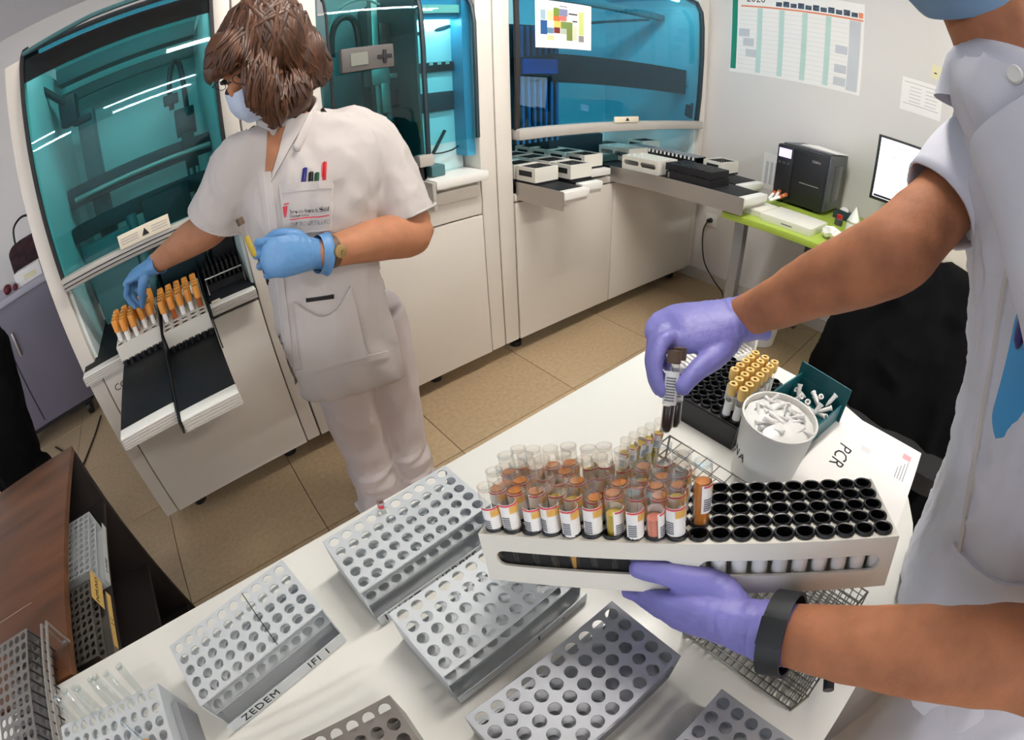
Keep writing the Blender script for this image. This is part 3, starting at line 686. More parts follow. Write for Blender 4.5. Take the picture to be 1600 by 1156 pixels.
ORDN = ['first', 'second', 'third', 'fourth', 'fifth', 'sixth', 'seventh', 'eighth', 'ninth', 'tenth', 'eleventh', 'twelfth']
for j in range(5):
    for i in range(10 + (j == 1)):
        solo = (i == 10); lift = .016 if solo else random.uniform(-.003, .004)
        m = HM @ T(i * HP, j * HP, -.052 + lift) @ RX(random.uniform(-.03, .03)) @ RY(random.uniform(-.03, .03))
        if solo: lab, ser = 'open tube of orange serum standing alone at the end of the filled columns', 'serum_orange'
        elif j == 0 and i == 8: lab, ser = 'front row tube of milky pink serum in the held white rack', 'serum_pink'
        elif j == 0 and i == 6: lab, ser = 'front row tube of yellow serum with label turned aside', 'serum_yellow'
        elif j == 0: lab, ser = 'labelled tube, %s from the far left end in the front row of the held rack' % ORDN[i], 'serum_amber'
        else: lab, ser = 'open tube, %s from the far left end in the %s row of the held rack' % (ORDN[i], rows[j]), random.choice(['serum_amber'] * 2 + ['serum_orange'] * 2 + ['serum_yellow', 'serum_pink'])
        ang = base_ang - 1.55 + random.uniform(-.35, .35)
        if solo or (j == 0 and i in (6, 8)): ang += 1.15
        sample_tube(lab, m, ser, ang, 'tubes in the held white rack')
# ================================================================ wire racks on the table and the tubes in them
def wire_rack(label, cx, cy, lx, ly, h, nx, ny, rot=0):
    t = thing('wire_rack', label, 'rack', group='wire racks on the table', mat4=place(cx, cy, rot))
    for lev, z in (('upper', h), ('lower', h * .45), ('floor', .003)):
        gs = []
        if lev != 'floor' or True:
            for k in range(nx + 1): x = -lx / 2 + lx * k / nx; gs.append(cyl((x, -ly / 2, z), (x, ly / 2, z), .0009, n=5))
            for k in range(ny + 1): y = -ly / 2 + ly * k / ny; gs.append(cyl((-lx / 2, y, z + .0014), (lx / 2, y, z + .0014), .0009, n=5))
        part(lev + '_grid', join(gs), 'wire', t)
        part('rim', tube([(-lx / 2, -ly / 2, z), (lx / 2, -ly / 2, z), (lx / 2, ly / 2, z), (-lx / 2, ly / 2, z)], .0016, 6, closed=True), 'wire', t)
    for sx in (-1, 1):
        for sy in (-1, 1): part('post', cyl((sx * lx / 2, sy * ly / 2, 0), (sx * lx / 2, sy * ly / 2, h), .0018, n=8), 'wire', t)
    return t
wire_rack('open wire rack behind the held white rack, next to the white cup', .408, .195, .21, .19, .05, 9, 8)
wire_rack('wire rack with fine mesh under the wrist of the lower arm', .375, -.005, .175, .17, .05, 16, 16)
random.seed(11)
for k, (px, py) in enumerate(((977, 695), (990, 687), (1003, 680), (1015, 673), (1030, 665))):
    top = hit(px, py, Z=.845); m = T(top.x, top.y, TZ + .0065)
    lab = 'open tube with deep yellow serum, last in the row beside the raised tubes' if k == 4 else 'open serum tube, %s in the row climbing towards the raised tubes' % ORDN[k]
    sample_tube(lab, m, 'serum_yellow', random.uniform(2, 4), 'tubes in the wire rack')
# stray capped tube pieces by the lower arm
ct = thing('capped_tube', 'small tube with orange cap and black label lying under the lower forearm', 'tube', mat4=T(.330, -.092, TZ + .0575) @ RZ(.5) @ RY(PI / 2))
part('body', cyl((0, 0, -.03), (0, 0, .018), .0065, n=14), 'black_plastic', ct); part('stripe', cyl((0, 0, -.012), (0, 0, -.010), .0067, n=14), 'label_paper', ct)
part('cap', cyl((0, 0, .018), (0, 0, .036), .0078, n=16), 'cap_orange', ct)
# tubes lying in the pale rack at the lower left
random.seed(5)
mG = rkG.matrix_world
_slim = mesh('glass', tube_meshes(.0055, .075, 12), 'tip_clear', 60)
for k in range(8):
    i = [1, 2, 3, 4, 5, 6, 7, 8][k]
    m = mG @ T((i - 4.5) * PX, 2 * PY, .038) @ RX(-.32 - random.uniform(0, .12)) @ RY(random.uniform(-.14, .10))
    o = link('empty_tube', _slim); o.matrix_world = m; tag(o, 'empty clear tube, %s of eight leaning in the lower left rack' % ORDN[k], 'tube', 'clear tubes in the lower left rack')
pt = thing('dropper', 'clear dropper with orange bulb lying across the lower left rack', 'dropper', mat4=mG @ T(.052, -.010, .0755) @ RZ(-.9) @ RY(PI / 2))
part('stem', lathe([(.001, -.035), (.0026, -.03), (.0042, 0), (.006, .018)], n=12), 'tip_clear', pt); part('bulb', lathe([(.006, .018), (.0075, .026), (.0072, .045), (.004, .052), (.001, .053)], n=12), 'cap_orange', pt)
# a small cap left on the HERPES rack
cp = thing('open_vial', 'tiny open vial with red writing standing in the HERPES rack', 'vial', mat4=rkA.matrix_world @ T(-.5 * PX, 2 * PY, .037))
part('body', lathe([(.001, 0), (.004, .001), (.0048, .006), (.0048, .05), (.0038, .05), (.0038, .004), (.001, .003)], n=12), 'tip_clear', cp)
part('mark', arc_sheet(.0049, .040, .046, 0, 5, 8), 'red_ink', cp)
# ================================================================ black rack with yellow-capped tubes
bk = thing('tube_rack', 'low black plastic rack holding yellow-capped tubes, behind the white cup', 'rack', mat4=T(.705, .284, TZ))
part('body', perf(9, 6, .020, .020, .0076, .003, .012, .012, 14, .048), 'black_plastic', bk, 30)
for sx in (-1, 1): part('end_wall', box(sx * .092 - .0015, sx * .092 + .0015, -.062, .062, 0, .045), 'black_plastic', bk, 0)
for sy in (-1, 1): part('side_wall', box(-.0905, .0905, sy * .0605 - .0015, sy * .0605 + .0015, 0, .045), 'black_plastic', bk, 0)
part('base', box(-.0905, .0905, -.059, .059, 0, .003), 'black_plastic', bk, 0)
_col = mesh('collar', lathe([(.0078, .045), (.0095, .049), (.0095, .053), (.0080, .054), (.0072, .050), (.0072, .045)], n=14, close=True), 'black_plastic', 40)
for i in range(9):
    for j in range(6):
        c_ = link('collar', _col, bk); c_.location = ((i - 4) * .020, (j - 2.5) * .020, 0)
_yb = mesh('glass', tube_meshes(.0065, .098, 14), 'tube_glass', 60)
_yl = mesh('label', arc_sheet(.0068, .030, .078, 0, 5.6, 12), 'label_paper', 60)
_yc = mesh('cap', lathe([(.0069, .090), (.0080, .092), (.0080, .109), (.0072, .111), (.0034, .111), (.0034, .107), (.001, .107)], n=16), 'cap_yellow', 40)
_yh = mesh('cap_hole', lathe([(.001, .1075), (.0033, .1075), (.0033, .1070), (.001, .1070)], n=10), 'ink', 0)
for i in range(0, 7):
    for j in range(0, 3):
        if (i, j) in ((0, 2), (1, 2)): continue
        t = thing('capped_tube', 'yellow-capped tube, %s of the %s row in the black rack' % (ORDN[i], ('front', 'second', 'rear')[j]), 'tube', group='yellow-capped tubes', mat4=bk.matrix_world @ T((i - 4.0) * .020, (j - 2.5) * .020, .0035))
        link('glass', _yb, t); link('label', _yl, t); c_ = link('cap', _yc, t); link('cap_hole', _yh, c_)
# ================================================================ white cup full of clear tips
cu = thing('beaker', 'white plastic cup lettered DNA, heaped with clear pipette tips', 'beaker', (.603, .155, TZ))
part('wall', lathe([(.050, 0), (.052, .002), (.0600, .112), (.0615, .114), (.0615, .118), (.0585, .118), (.0495, .004), (.001, .004)], n=40), 'white_plastic', cu)
part('fill', displace(ell((0, 0, .106), .0575, .0575, .011, n=40, k=14), lambda p, n: .0022 * nz(p, 160)), 'frost_plastic', cu)
part('raised_tip', lathe([(.0012, .11), (.0018, .122), (.0028, .143)], (.004, -.004), 10), 'frost_plastic', cu)
_cp = hit(1164, 714, Z=TZ + .05); _ca = math.atan2(_cp.y - .155, _cp.x - .603)
for k, ch in enumerate('DNA'):
    a = _ca + (k - 2) * .30; r_ = .0562
    part('lettering', xf(text_geo(ch, .020), T(r_ * math.cos(a), r_ * math.sin(a), .052) @ RZ(a + PI / 2) @ RX(PI / 2 - .076)), 'ink', cu, 0)
random.seed(21)
_tip = mesh('tip', lathe([(.0006, 0), (.0012, .004), (.0026, .030), (.0030, .036), (.0034, .036), (.0034, .042), (.0026, .042)], n=8), 'frost_plastic', 50)
for k in range(26):
    a = random.uniform(0, 2 * PI); r_ = .045 * math.sqrt(random.random()); e = random.uniform(1.1, 1.5)
    o = link('pipette_tip', _tip); o.matrix_world = T(.603 + r_ * math.cos(a), .155 + r_ * math.sin(a), TZ + .1125 + (.003 if r_ < .03 else 0)) @ RZ(random.uniform(0, 6.3)) @ RY(e) @ T(0, 0, -.02)
    tag(o, 'clear pipette tip lying on the heap in the white cup', 'tip', 'pipette tips in the white cup')
# ================================================================ teal box of small clear tubes
tl = thing('tube_box', 'open teal plastic box filled with small clear tubes', 'box', mat4=T(.775, .165, TZ) @ RZ(math.radians(-8)))
part('wall', box(-.075, .075, .050, .053, 0, .055), 'teal_plastic', tl, 0); part('wall', box(-.075, .075, -.053, -.050, 0, .040), 'teal_plastic', tl, 0)
for s in (-1, 1): part('wall', box(s * .075 - .0015, s * .075 + .0015, -.053, .053, 0, .047), 'teal_plastic', tl, 0)
part('base', box(-.073, .073, -.05, .05, 0, .003), 'teal_plastic', tl, 0)
part('lid', box(.0755, .0785, -.06, .06, 0.0, .078, .001), 'teal_plastic', tl, 0)
random.seed(9)
_mt = mesh('body', lathe([(.001, 0), (.002, .001), (.0042, .012), (.0045, .028), (.0056, .028), (.0056, .031), (.0036, .031), (.0034, .012), (.001, .004)], n=10), 'frost_plastic', 50)
for k in range(30):
    o = link('micro_tube', _mt); x, y = random.uniform(-.062, .064), random.uniform(-.040, .040)
    o.matrix_world = tl.matrix_world @ T(x, y, .026 + random.uniform(0, .022)) @ RZ(random.uniform(0, 6.3)) @ RY(random.uniform(.5, 1.5)) @ T(0, 0, -.015)
    tag(o, 'small clear tube tumbled in the open teal box', 'tube', 'clear tubes in the teal box')
# ================================================================ ribbed white tip trays
tr = thing('tip_tray', 'ribbed white plastic tip tray with upright end tab at the table end', 'tray', mat4=T(.838, .420, TZ) @ RZ(math.radians(-14)))
part('body', box(-.105, .085, -.062, .062, 0, .022, .003), 'frost_plastic', tr)
for k in range(15): part('rib', box(-.100 + k * .0125, -.094 + k * .0125, -.060, .060, .022, .027), 'frost_plastic', tr, 0)
part('end_tab', box(.088, .098, -.06, .05, 0, .062, .002), 'white_plastic', tr); part('end_hook', box(.080, .108, -.064, -.050, .045, .066, .002), 'white_plastic', tr)
part('cover', xf(box(-.02, .085, -.05, .058, 0, .004, .001), T(0, 0, .044) @ RY(-.12)), 'frost_plastic', tr)
# ================================================================ PCR paper, slightly hanging over the rounded corner
def sheet(x0, x1, y0, y1, z, nx, ny, fz, t=.0006):
    v = []; f = []
    for lay in (0, 1):
        for i in range(nx + 1):
            for j in range(ny + 1):
                x = x0 + (x1 - x0) * i / nx; y = y0 + (y1 - y0) * j / ny; v.append((x, y, z + fz(x, y) + lay * t))
    def I(l, i, j): return l * (nx + 1) * (ny + 1) + i * (ny + 1) + j
    for i in range(nx):
        for j in range(ny):
            f += [(I(1, i, j), I(1, i + 1, j), I(1, i + 1, j + 1), I(1, i, j + 1)), (I(0, i, j), I(0, i, j + 1), I(0, i + 1, j + 1), I(0, i + 1, j))]
    for i in range(nx): f += [(I(0, i, 0), I(0, i + 1, 0), I(1, i + 1, 0), I(1, i, 0)), (I(0, i + 1, ny), I(0, i, ny), I(1, i, ny), I(1, i + 1, ny))]
    for j in range(ny): f += [(I(0, 0, j + 1), I(0, 0, j), I(1, 0, j), I(1, 0, j + 1)), (I(0, nx, j), I(0, nx, j + 1), I(1, nx, j + 1), I(1, nx, j))]
    return v, f
pp = thing('paper_sheet', 'white sheet hand-lettered PCR at the rounded end of the table', 'paper', mat4=T(.745, .008, TZ) @ RZ(math.radians(1.5)))
part('sheet', sheet(-.148, .148, -.103, .103, .0008, 20, 12, lambda x, y: 0.0), 'paper', pp, 0)
_pa = hit(1317, 699, Z=TZ); _pb = hit(1302, 724, Z=TZ); _pm = hit(1313, 711, Z=TZ)
text('PCR', .040, pp.matrix_world.inverted() @ T(_pm.x, _pm.y, TZ + .0016) @ RZ(math.atan2(_pb.y - _pa.y, _pb.x - _pa.x)), 'ink', pp, extrude=.0001, shear=.2)
part('letterhead', box(.098, .116, -.085, -.066, .0015, .0017), M('letterhead_pink', srgb(214, 158, 160), .7), pp, 0)
for k in range(4): part('print_line', box(.030, .095 - .01 * k, -.083 + k * .006, -.0815 + k * .006, .0015, .0017), 'grey_ink', pp, 0)
part('stamp', join([box(.055 + .004 * k, .057 + .004 * k, .0, .02, .0015, .0016) for k in range(4)]), M('stamp_grey', srgb(205, 202, 204), .7), pp, 0)
# ================================================================ wooden cabinet, open towards the machines
wc = thing('wooden_cabinet', 'varnished brown wooden cabinet with dark open side full of racks', 'cabinet', (-.86, .88, 0), world=True)
CX0, CX1, CY0, CY1, CZ = -1.22, -.512, .535, 1.225, .742
part('top_board', box(CX0, CX1, CY0, CY1, CZ - .018, CZ, .003), 'wood', wc)
part('end_board', box(CX0, CX1, CY1 - .018, CY1, 0, CZ - .018, .002), 'wood_shaded', wc)
part('end_board', box(CX0, CX1, CY0, CY0 + .018, 0, CZ - .018, .002), 'wood_shaded', wc)
part('back_board', box(CX0, CX0 + .012, CY0 + .018, CY1 - .018, 0, CZ - .018), 'wood_shaded', wc)
part('shelf', box(CX0 + .012, CX1 - .005, CY0 + .018, CY1 - .018, .545, .560), 'wood_shaded', wc)
part('shelf', box(CX0 + .012, CX1 - .02, CY0 + .018, CY1 - .018, .28, .295), 'wood_shaded', wc)
part('plinth', box(CX0 + .012, CX1 - .01, CY0 + .018, CY1 - .018, 0, .06), 'wood_shaded', wc)
part('scratch', box(-1.05, -.62, .742, .7426, CZ + .0001, CZ + .0003), 'cream_label', wc, 0)
r1 = lab_rack('pale grey rack on the cabinet shelf, nearer the machines', T(-.572, .985, .5605) @ RZ(PI / 2), 'rack_light', lip=True, words=(('2 INMF', -.045, .014),), group='racks inside the wooden cabinet')
r2 = lab_rack('dark rack with yellow tape strips on the cabinet shelf', T(-.578, .752, .5605) @ RZ(PI / 2), 'rack_dark', lip=True, group='racks inside the wooden cabinet')
tp = part('tape_strip', box(-.05, .10, -RD / 2 - .0126, -RD / 2 - .0122, .001, .017), 'tape_yellow', r2, 0)
tp2 = part('tape_flag', box(.05, .13, -RD / 2 - .0032, -RD / 2 - .0026, .020, .068), 'tape_yellow', r2, 0)
part('lettering', xf(text_geo('INMUNO', .018), T(.09, -RD / 2 - .0034, .044) @ RX(PI / 2)), 'ink', tp2, 0)
part('lettering', xf(text_geo('2 C', .014), T(.02, -RD / 2 - .0128, .009) @ RX(PI / 2)), 'ink', tp, 0)
from mathutils.bvhtree import BVHTree
# ================================================================ people: shared tools
SC.cycles.transparent_max_bounces = 40
M('skin', srgb(178, 122, 90), .62, var=.09, vs=26, sss=.12, bump=.08, bs=160, spec=.3)
M('skin_tan', srgb(168, 111, 79), .68, var=.2, vs=26, sss=.12, bump=.10, bs=150, spec=.25)
M('glove_blue', srgb(88, 136, 184), .46, var=.05, vs=30, bump=.10, bs=120)
M('glove_violet', srgb(126, 122, 190), .48, var=.06, vs=26, bump=.14, bs=90)
M('cotton_white', srgb(194, 186, 181), .85, var=.02, vs=9, bump=.06, bs=500)
M('cotton_seam', srgb(205, 198, 194), .9)
M('coat_white', srgb(214, 213, 222), .85, var=.03, vs=9, bump=.06, bs=500)
M('trouser_white', srgb(208, 197, 196), .85, var=.03, vs=9, bump=.06, bs=500)
M('hair_brown', srgb(74, 44, 25), .45, var=.6, vs=24, bump=.25, bs=60, stretch=(2.2, 2.2, .35))
M('mask_blue', srgb(196, 208, 228), .8, var=.03)
M('mask_blue_deep', srgb(120, 152, 182), .8, var=.05)
M('shoe_white', srgb(222, 220, 220), .6)
M('leather_brown', srgb(92, 70, 50), .5, var=.1)
M('dial', srgb(232, 222, 200), .35)
M('gold', srgb(190, 160, 110), .3, metal=.8)
M('pen_blue', srgb(34, 36, 110), .3); M('pen_red', srgb(186, 30, 38), .3); M('pen_green', srgb(24, 74, 46), .35); M('pen_black', srgb(18, 18, 22), .35)
M('badge_blue', srgb(60, 150, 205), .35, var=.08, vs=14)
M('band_black', srgb(20, 23, 26), .5)
def fold(amp, s=7, o=0, stretch=(1, 1, .35)):
    def fn(p, n):
        q = (p[0] * stretch[0], p[1] * stretch[1], p[2] * stretch[2]); a = nz(q, s, o) + .5 * nz(q, s * 2.3, o + 4)
        return amp * (1 - abs(a) * 2.2)
    return fn
def hand_geo(flex, thumb, L=1.0, splay=.05, voxel=.0026, cuff=True, wrist_r=.030, finger_r=1.0, paths=None):
    """local frame: wrist at 0, fingers along +x, thumb side +y, back of the hand +z. flex: four (knuckle, middle, tip) bends in degrees"""
    gs = []
    pal = [(-.012, 0, 0, wrist_r * .78, wrist_r), (.012, .002, 0, wrist_r * .72, wrist_r * 1.06), (.045, .004, .001, .0185, .040), (.080, .001, .001, .0165, .0415), (.096, 0, -.001, .012, .039)]
    gs.append(limb([tuple(c * L for c in p) for p in pal], n=20, k=4, up=(0, 0, 1)))
    by = (.031, .0105, -.0105, -.030); ln = ((.044, .026, .020), (.048, .030, .021), (.045, .028, .020), (.035, .021, .018)); rr = (.0098, .0100, .0096, .0086)
    for k in range(4):
        if paths and k in paths:
            q = paths[k]; gs.append(limb([(*q[0], rr[k] * 1.1 * finger_r * L)] + [(*c, rr[k] * (1.06 - .10 * i) * finger_r * L) for i, c in enumerate(q[1:])], n=12, k=4, up=(0, 1, 0))); continue
        x, y, z = (.090 - .004 * (k == 3) + .003 * (k == 1)) * L, by[k] * L, 0.0; a = 0.; sp = splay * (1.5 - k); pts = [((x - .022 * L), y * .95, z, rr[k] * 1.08 * L * finger_r), (x, y, z, rr[k] * 1.06 * L * finger_r)]
        for s in range(3):
            a += math.radians(flex[k][s]); d = (math.cos(a) * math.cos(sp), math.sin(sp) * math.cos(a), -math.sin(a))
            for t in (.5, 1.0):
                r_ = rr[k] * (1 - .07 * (s + t)) * L * finger_r * (1.05 if t == 1.0 and s < 2 else 1.0)
                pts.append((x + d[0] * ln[k][s] * t * L, y + d[1] * ln[k][s] * t * L, z + d[2] * ln[k][s] * t * L, r_))
            x += d[0] * ln[k][s] * L; y += d[1] * ln[k][s] * L; z += d[2] * ln[k][s] * L
        gs.append(limb(pts, n=12, k=3, up=(0, 1, 0)))
    th = [(.018, .016, -.004, .017), (*thumb[0], .0148), (*thumb[1], .0118), (*thumb[2], .0096)]
    gs.append(limb([tuple(c * (L if not paths or i == 0 else 1) for c in p) for i, p in enumerate(th)], n=12, k=5, up=(0, 0, 1)))
    g = fuse(gs, voxel, 2, .5)
    return displace(g, lambda p, n: .0008 * nz(p, 70) + .0016 * (1 - abs(nz((p[0] * 2.2, p[1] * .6, p[2] * .6), 60, 3)) * 2) * max(.15, 1 - abs(p[0] - .01) / .06))
def cuff_geo(m4, r, ln, flare=1.12):
    """rolled glove cuff round the wrist, local x along the arm towards the elbow is -x"""
    rg = []
    for k, (x, s) in enumerate(((.004, .99), (-.4, 1.0), (-.8, 1.06), (-1.0, flare), (-1.04, flare + .03), (-1.0, flare - .06))):
        rg.append([tuple(m4 @ Vector(p)) for p in ring((x * ln, 0, 0), (0, 0, 1), (0, 1, 0), r * .80 * s, r * 1.04 * s, 20)])
    v, f = loft(rg, cap=False); return v, f
def bvh(g): return BVHTree.FromPolygons([Vector(p) for p in g[0]], g[1])
def px_hit(tree, x, y):
    r = tree.ray_cast(CAM, ray(x, y)); return (r[0], r[1]) if r[0] is not None else (None, None)
def decal(tree, quad, nx, ny, off=.002, t=.0015, shape=None):
    """cloth patch lying on a surface; quad = four pixel corners (tl, tr, br, bl); shape(u,v)->(u,v) bends the grid"""
    P = []; last = None
    for j in range(ny + 1):
        for i in range(nx + 1):
            u, v = i / nx, j / ny
            if shape: u, v = shape(u, v)
            a = [quad[0][k] + (quad[1][k] - quad[0][k]) * u for k in (0, 1)]; b = [quad[3][k] + (quad[2][k] - quad[3][k]) * u for k in (0, 1)]
            p, n = px_hit(tree, a[0] + (b[0] - a[0]) * v, a[1] + (b[1] - a[1]) * v)
            if p is None: p, n = last
            last = (p, n); P.append((p, n))
    v = [tuple(p + n * (off + t)) for p, n in P] + [tuple(p + n * (off - .004)) for p, n in P]; N = len(P); w = nx + 1; f = []
    for j in range(ny):
        for i in range(nx):
            o = j * w + i; f += [(o, o + 1, o + w + 1, o + w), (N + o, N + o + w, N + o + w + 1, N + o + 1)]
    bd = [i for i in range(w)] + [j * w + nx for j in range(1, ny + 1)] + [ny * w + i for i in range(nx - 1, -1, -1)] + [j * w for j in range(ny - 1, 0, -1)]
    f += [(bd[k], N + bd[k], N + bd[(k + 1) % len(bd)], bd[(k + 1) % len(bd)]) for k in range(len(bd))]
    return v, f
def decal_text(tree, s, quad, off=.0092, **kw):
    g = text_geo(s, 1.0, extrude=0, **kw); xs = [p[0] for p in g[0]]; ys = [p[1] for p in g[0]]; x0, x1, y0, y1 = min(xs), max(xs), min(ys), max(ys); v = []
    for p in g[0]:
        u = (p[0] - x0) / (x1 - x0); w = 1 - (p[1] - y0) / (y1 - y0)
        a = [quad[0][k] + (quad[1][k] - quad[0][k]) * u for k in (0, 1)]; b = [quad[3][k] + (quad[2][k] - quad[3][k]) * u for k in (0, 1)]
        h, n = px_hit(tree, a[0] + (b[0] - a[0]) * w, a[1] + (b[1] - a[1]) * w); v.append(tuple(h + n * off) if h else (0, 0, 0))
    return v, g[1]
def V(*a): return Vector(a)
# ================================================================ the woman at the first analyser
wo = thing('person', 'woman in white tunic and blue gloves reaching into the teal-hooded analyser', 'person', (.36, 1.2, 0), world=True)
F = V(-.30, -.954, 0); Lt = V(.954, -.30, 0)                   # facing, her left
hc = V(.222, 1.142, 1.443); hf = V(-.66, -.42, -.52).normalized(); hl = Lt * -1; hl = (hl - hf * hl.dot(hf)); hl = hf.cross(V(0, 0, 1)).normalized(); hu = hl.cross(hf).normalized()
HB = basis(hc, hl, hf, hu)
sL, eL, wL = V(.455, 1.170, 1.190), V(.528, 1.070, .945), hit(502, 397, Y=.985)
sR, eR, wR = V(.175, 1.185, 1.235), V(.075, 1.245, 1.085), V(-.110, 1.445, 1.012)
head = [ell(hc, .074, .092, .108, HB.to_3x3().to_4x4()), ell(HB @ V(0, .045, -.055), .056, .058, .060, HB.to_3x3().to_4x4()), ell(HB @ V(0, .100, -.012), .012, .016, .022, HB.to_3x3().to_4x4()),
        ell(HB @ V(.074, -.005, -.01), .010, .018, .028, HB.to_3x3().to_4x4()), ell(HB @ V(-.074, -.005, -.01), .010, .018, .028, HB.to_3x3().to_4x4())]
neck = limb([(.295, 1.19, 1.22, .06), (.280, 1.185, 1.30, .052), (.255, 1.165, 1.38, .055)], k=4)
tors = limb([(.34, 1.20, .74, .11, .08), (.32, 1.19, .9, .105, .08), (.31, 1.19, 1.1, .12, .08), (.32, 1.19, 1.20, .12, .06)], n=20, k=4, up=tuple(Lt))
armL = limb([(*sL, .048), (*(sL * .5 + eL * .5), .052), (*eL, .052), (*(eL * .66 + wL * .34), .054), (*(eL * .30 + wL * .70), .042), (*wL, .033)], k=5)
armR = limb([(*sR, .058), (*(sR * .45 + eR * .55), .052), (*eR, .047), (*(eR * .66 + wR * .34), .048), (*(eR * .30 + wR * .70), .038), (*wR, .030)], k=5)
legs = [limb([(.36 + (x - .36) * .7, 1.205, .74, .065), (x, 1.20, .45, .052), (x, 1.21, .25, .052), (x, 1.215, .09, .036), (x, 1.21, .06, .036)], k=4) for x in (.29, .43)]
feet = [limb([(x, 1.235, .035, .034), (x - .03, 1.13, .030, .038), (x - .045, 1.06, .022, .026)], k=4) for x in (.29, .43)]
wskin = fuse(head + [neck, tors, armL, armR] + legs + feet, .0075, 4)
part('body', wskin, 'skin', wo, 180)
# tunic
rg = [(.572, .338, 1.19, .186, .150), (.62, .340, 1.19, .187, .150), (.70, .343, 1.19, .188, .150), (.78, .338, 1.19, .178, .146), (.87, .323, 1.188, .160, .142), (.96, .315, 1.186, .162, .146), (1.05, .312, 1.182, .176, .152),
      (1.13, .318, 1.182, .188, .146), (1.20, .325, 1.186, .184, .122), (1.245, .322, 1.19, .150, .095), (1.275, .305, 1.19, .105, .078), (1.292, .292, 1.185, .076, .068)]
tun = loft([ring((x, y, z), Lt, F * -1, a, b, 32, 2.25) for z, x, y, a, b in cr(rg, 4)])
slL = limb([(.43, 1.18, 1.215, .080), (.476, 1.16, 1.165, .080), (.506, 1.125, 1.06, .078), (.522, 1.095, .985, .080)], n=20, k=5, round_ends=True)
slR = limb([(.22, 1.185, 1.225, .080), (.165, 1.19, 1.20, .082), (.115, 1.215, 1.145, .078), (.080, 1.24, 1.095, .076)], n=20, k=5)
tunic = fuse([tun, slL, slR], .0085, 5)
tunic = cut(tunic, lambda p: not ((p - V(.522, 1.095, .985)).dot(V(.14, -.24, -.96)) > .0 and p.x > .42 and p.z < 1.06) and not ((p - V(.083, 1.237, 1.10)).dot(V(-.42, .32, -.62).normalized()) > 0.0 and p.x < .16) and p.z > .577 and p.z < 1.287)
def tfold(p, n):
    a = fold(.0080, 9, 0, (1, 1, .45))(p, n)
    b = fold(.005, 6, 11, (1, 1, .25))(p, n) * max(0, min(1, (.95 - p.z) / .2))
    c = fold(.0022, 22, 5, (1, 1, .6))(p, n)
    return a + b + c - .005
tunic = displace(tunic, tfold); tt = bvh(tunic)
part('tunic', tunic, 'cotton_white', wo, 180)
part('sleeve_hem', tube([tuple(V(.522, 1.095, .985) + (V(.98, .0, .143).normalized() * math.cos(a) + V(.0, .97, -.243).normalized() * math.sin(a)) * .0778) for a in [2 * PI * k / 28 for k in range(28)]], .0035, 6, closed=True), 'cotton_white', wo)
_c = V(.083, 1.237, 1.10); _u, _w, _d = frame(V(-.42, .32, -.62))
part('sleeve_hem', tube([tuple(_c + (_u * math.cos(a) + _w * math.sin(a)) * .0755) for a in [2 * PI * k / 28 for k in range(28)]], .0035, 6, closed=True), 'cotton_white', wo)
# neck opening, collar, placket, pockets, lettering
part('neck_opening', decal(tt, ((418, 205), (448, 196), (424, 272), (414, 272)), 4, 10, .0006, .001), 'skin', wo)
part('collar', limb([(.235, 1.120, 1.262, .020, .008), (.215, 1.150, 1.292, .024, .009), (.232, 1.205, 1.312, .024, .009), (.285, 1.245, 1.322, .024, .009), (.345, 1.225, 1.315, .024, .009), (.355, 1.165, 1.290, .024, .009), (.318, 1.110, 1.258, .022, .008), (.272, 1.075, 1.215, .012, .006)], n=10, k=5), 'cotton_white', wo)
part('lapel', decal(tt, ((449, 190), (492, 150), (470, 205), (424, 285)), 6, 8, .004, .002), 'cotton_white', wo)
part('placket', decal(tt, ((404, 270), (424, 268), (462, 585), (446, 588)), 3, 24, .0015, .0016), 'cotton_white', wo)
part('placket_edge', decal(tt, ((411, 268), (413.5, 268), (452.5, 588), (450, 588)), 1, 24, .0028, .0006), 'cotton_seam', wo)
pk = part('chest_pocket', decal(tt, ((440, 288), (519, 281), (517, 358), (446, 366)), 12, 12, .0065, .0022), 'cotton_white', wo)
part('pocket_hem', decal(tt, ((440, 288), (519, 281), (519, 292), (440, 300)), 12, 3, .0075, .0022), 'cotton_white', pk)
part('side_pocket', decal(tt, ((462, 470), (546, 446), (575, 555), (476, 580)), 12, 12, .0075, .0025, lambda u, v: (u, v + (1 - v) * .30 * math.sin(PI * u) * (1 - v))), 'cotton_white', wo)
part('hem_band', decal(tt, ((462, 578), (606, 548), (606, 558), (466, 590)), 16, 2, .0015, .002), 'cotton_white', wo)
for q_ in (((440, 288), (442, 288), (448, 366), (446, 366)), ((517, 281), (519, 281), (517, 358), (515, 358)), ((446, 364), (517, 356), (517, 358), (446, 366)), ((440, 300), (519, 292), (519, 293.2), (440, 301.2))): part('pocket_seam', decal(tt, q_, 1 if q_[1][0] - q_[0][0] < 5 else 10, 1 if q_[1][0] - q_[0][0] > 5 else 10, .0092, .0006), 'cotton_seam', pk)
lg = part('logo_lettering', join([decal_text(tt, 'Servicio Navarro de Salud', ((455, 327), (511, 321.5), (511.5, 328), (455.5, 333))), decal_text(tt, 'Osasunbidea', ((455, 334), (481, 332), (481, 337), (455, 339)))]), 'ink', pk, 0)
part('logo_line', decal(tt, ((455, 341), (513, 334), (513, 335.6), (455, 342.6)), 8, 1, .0088, .0006), 'red_ink', pk, 0)
part('logo_lettering', decal_text(tt, 'CENTRO HOSPITALARIO', ((455, 346), (513, 341), (513, 349), (455, 352))), 'grey_ink', pk, 0)
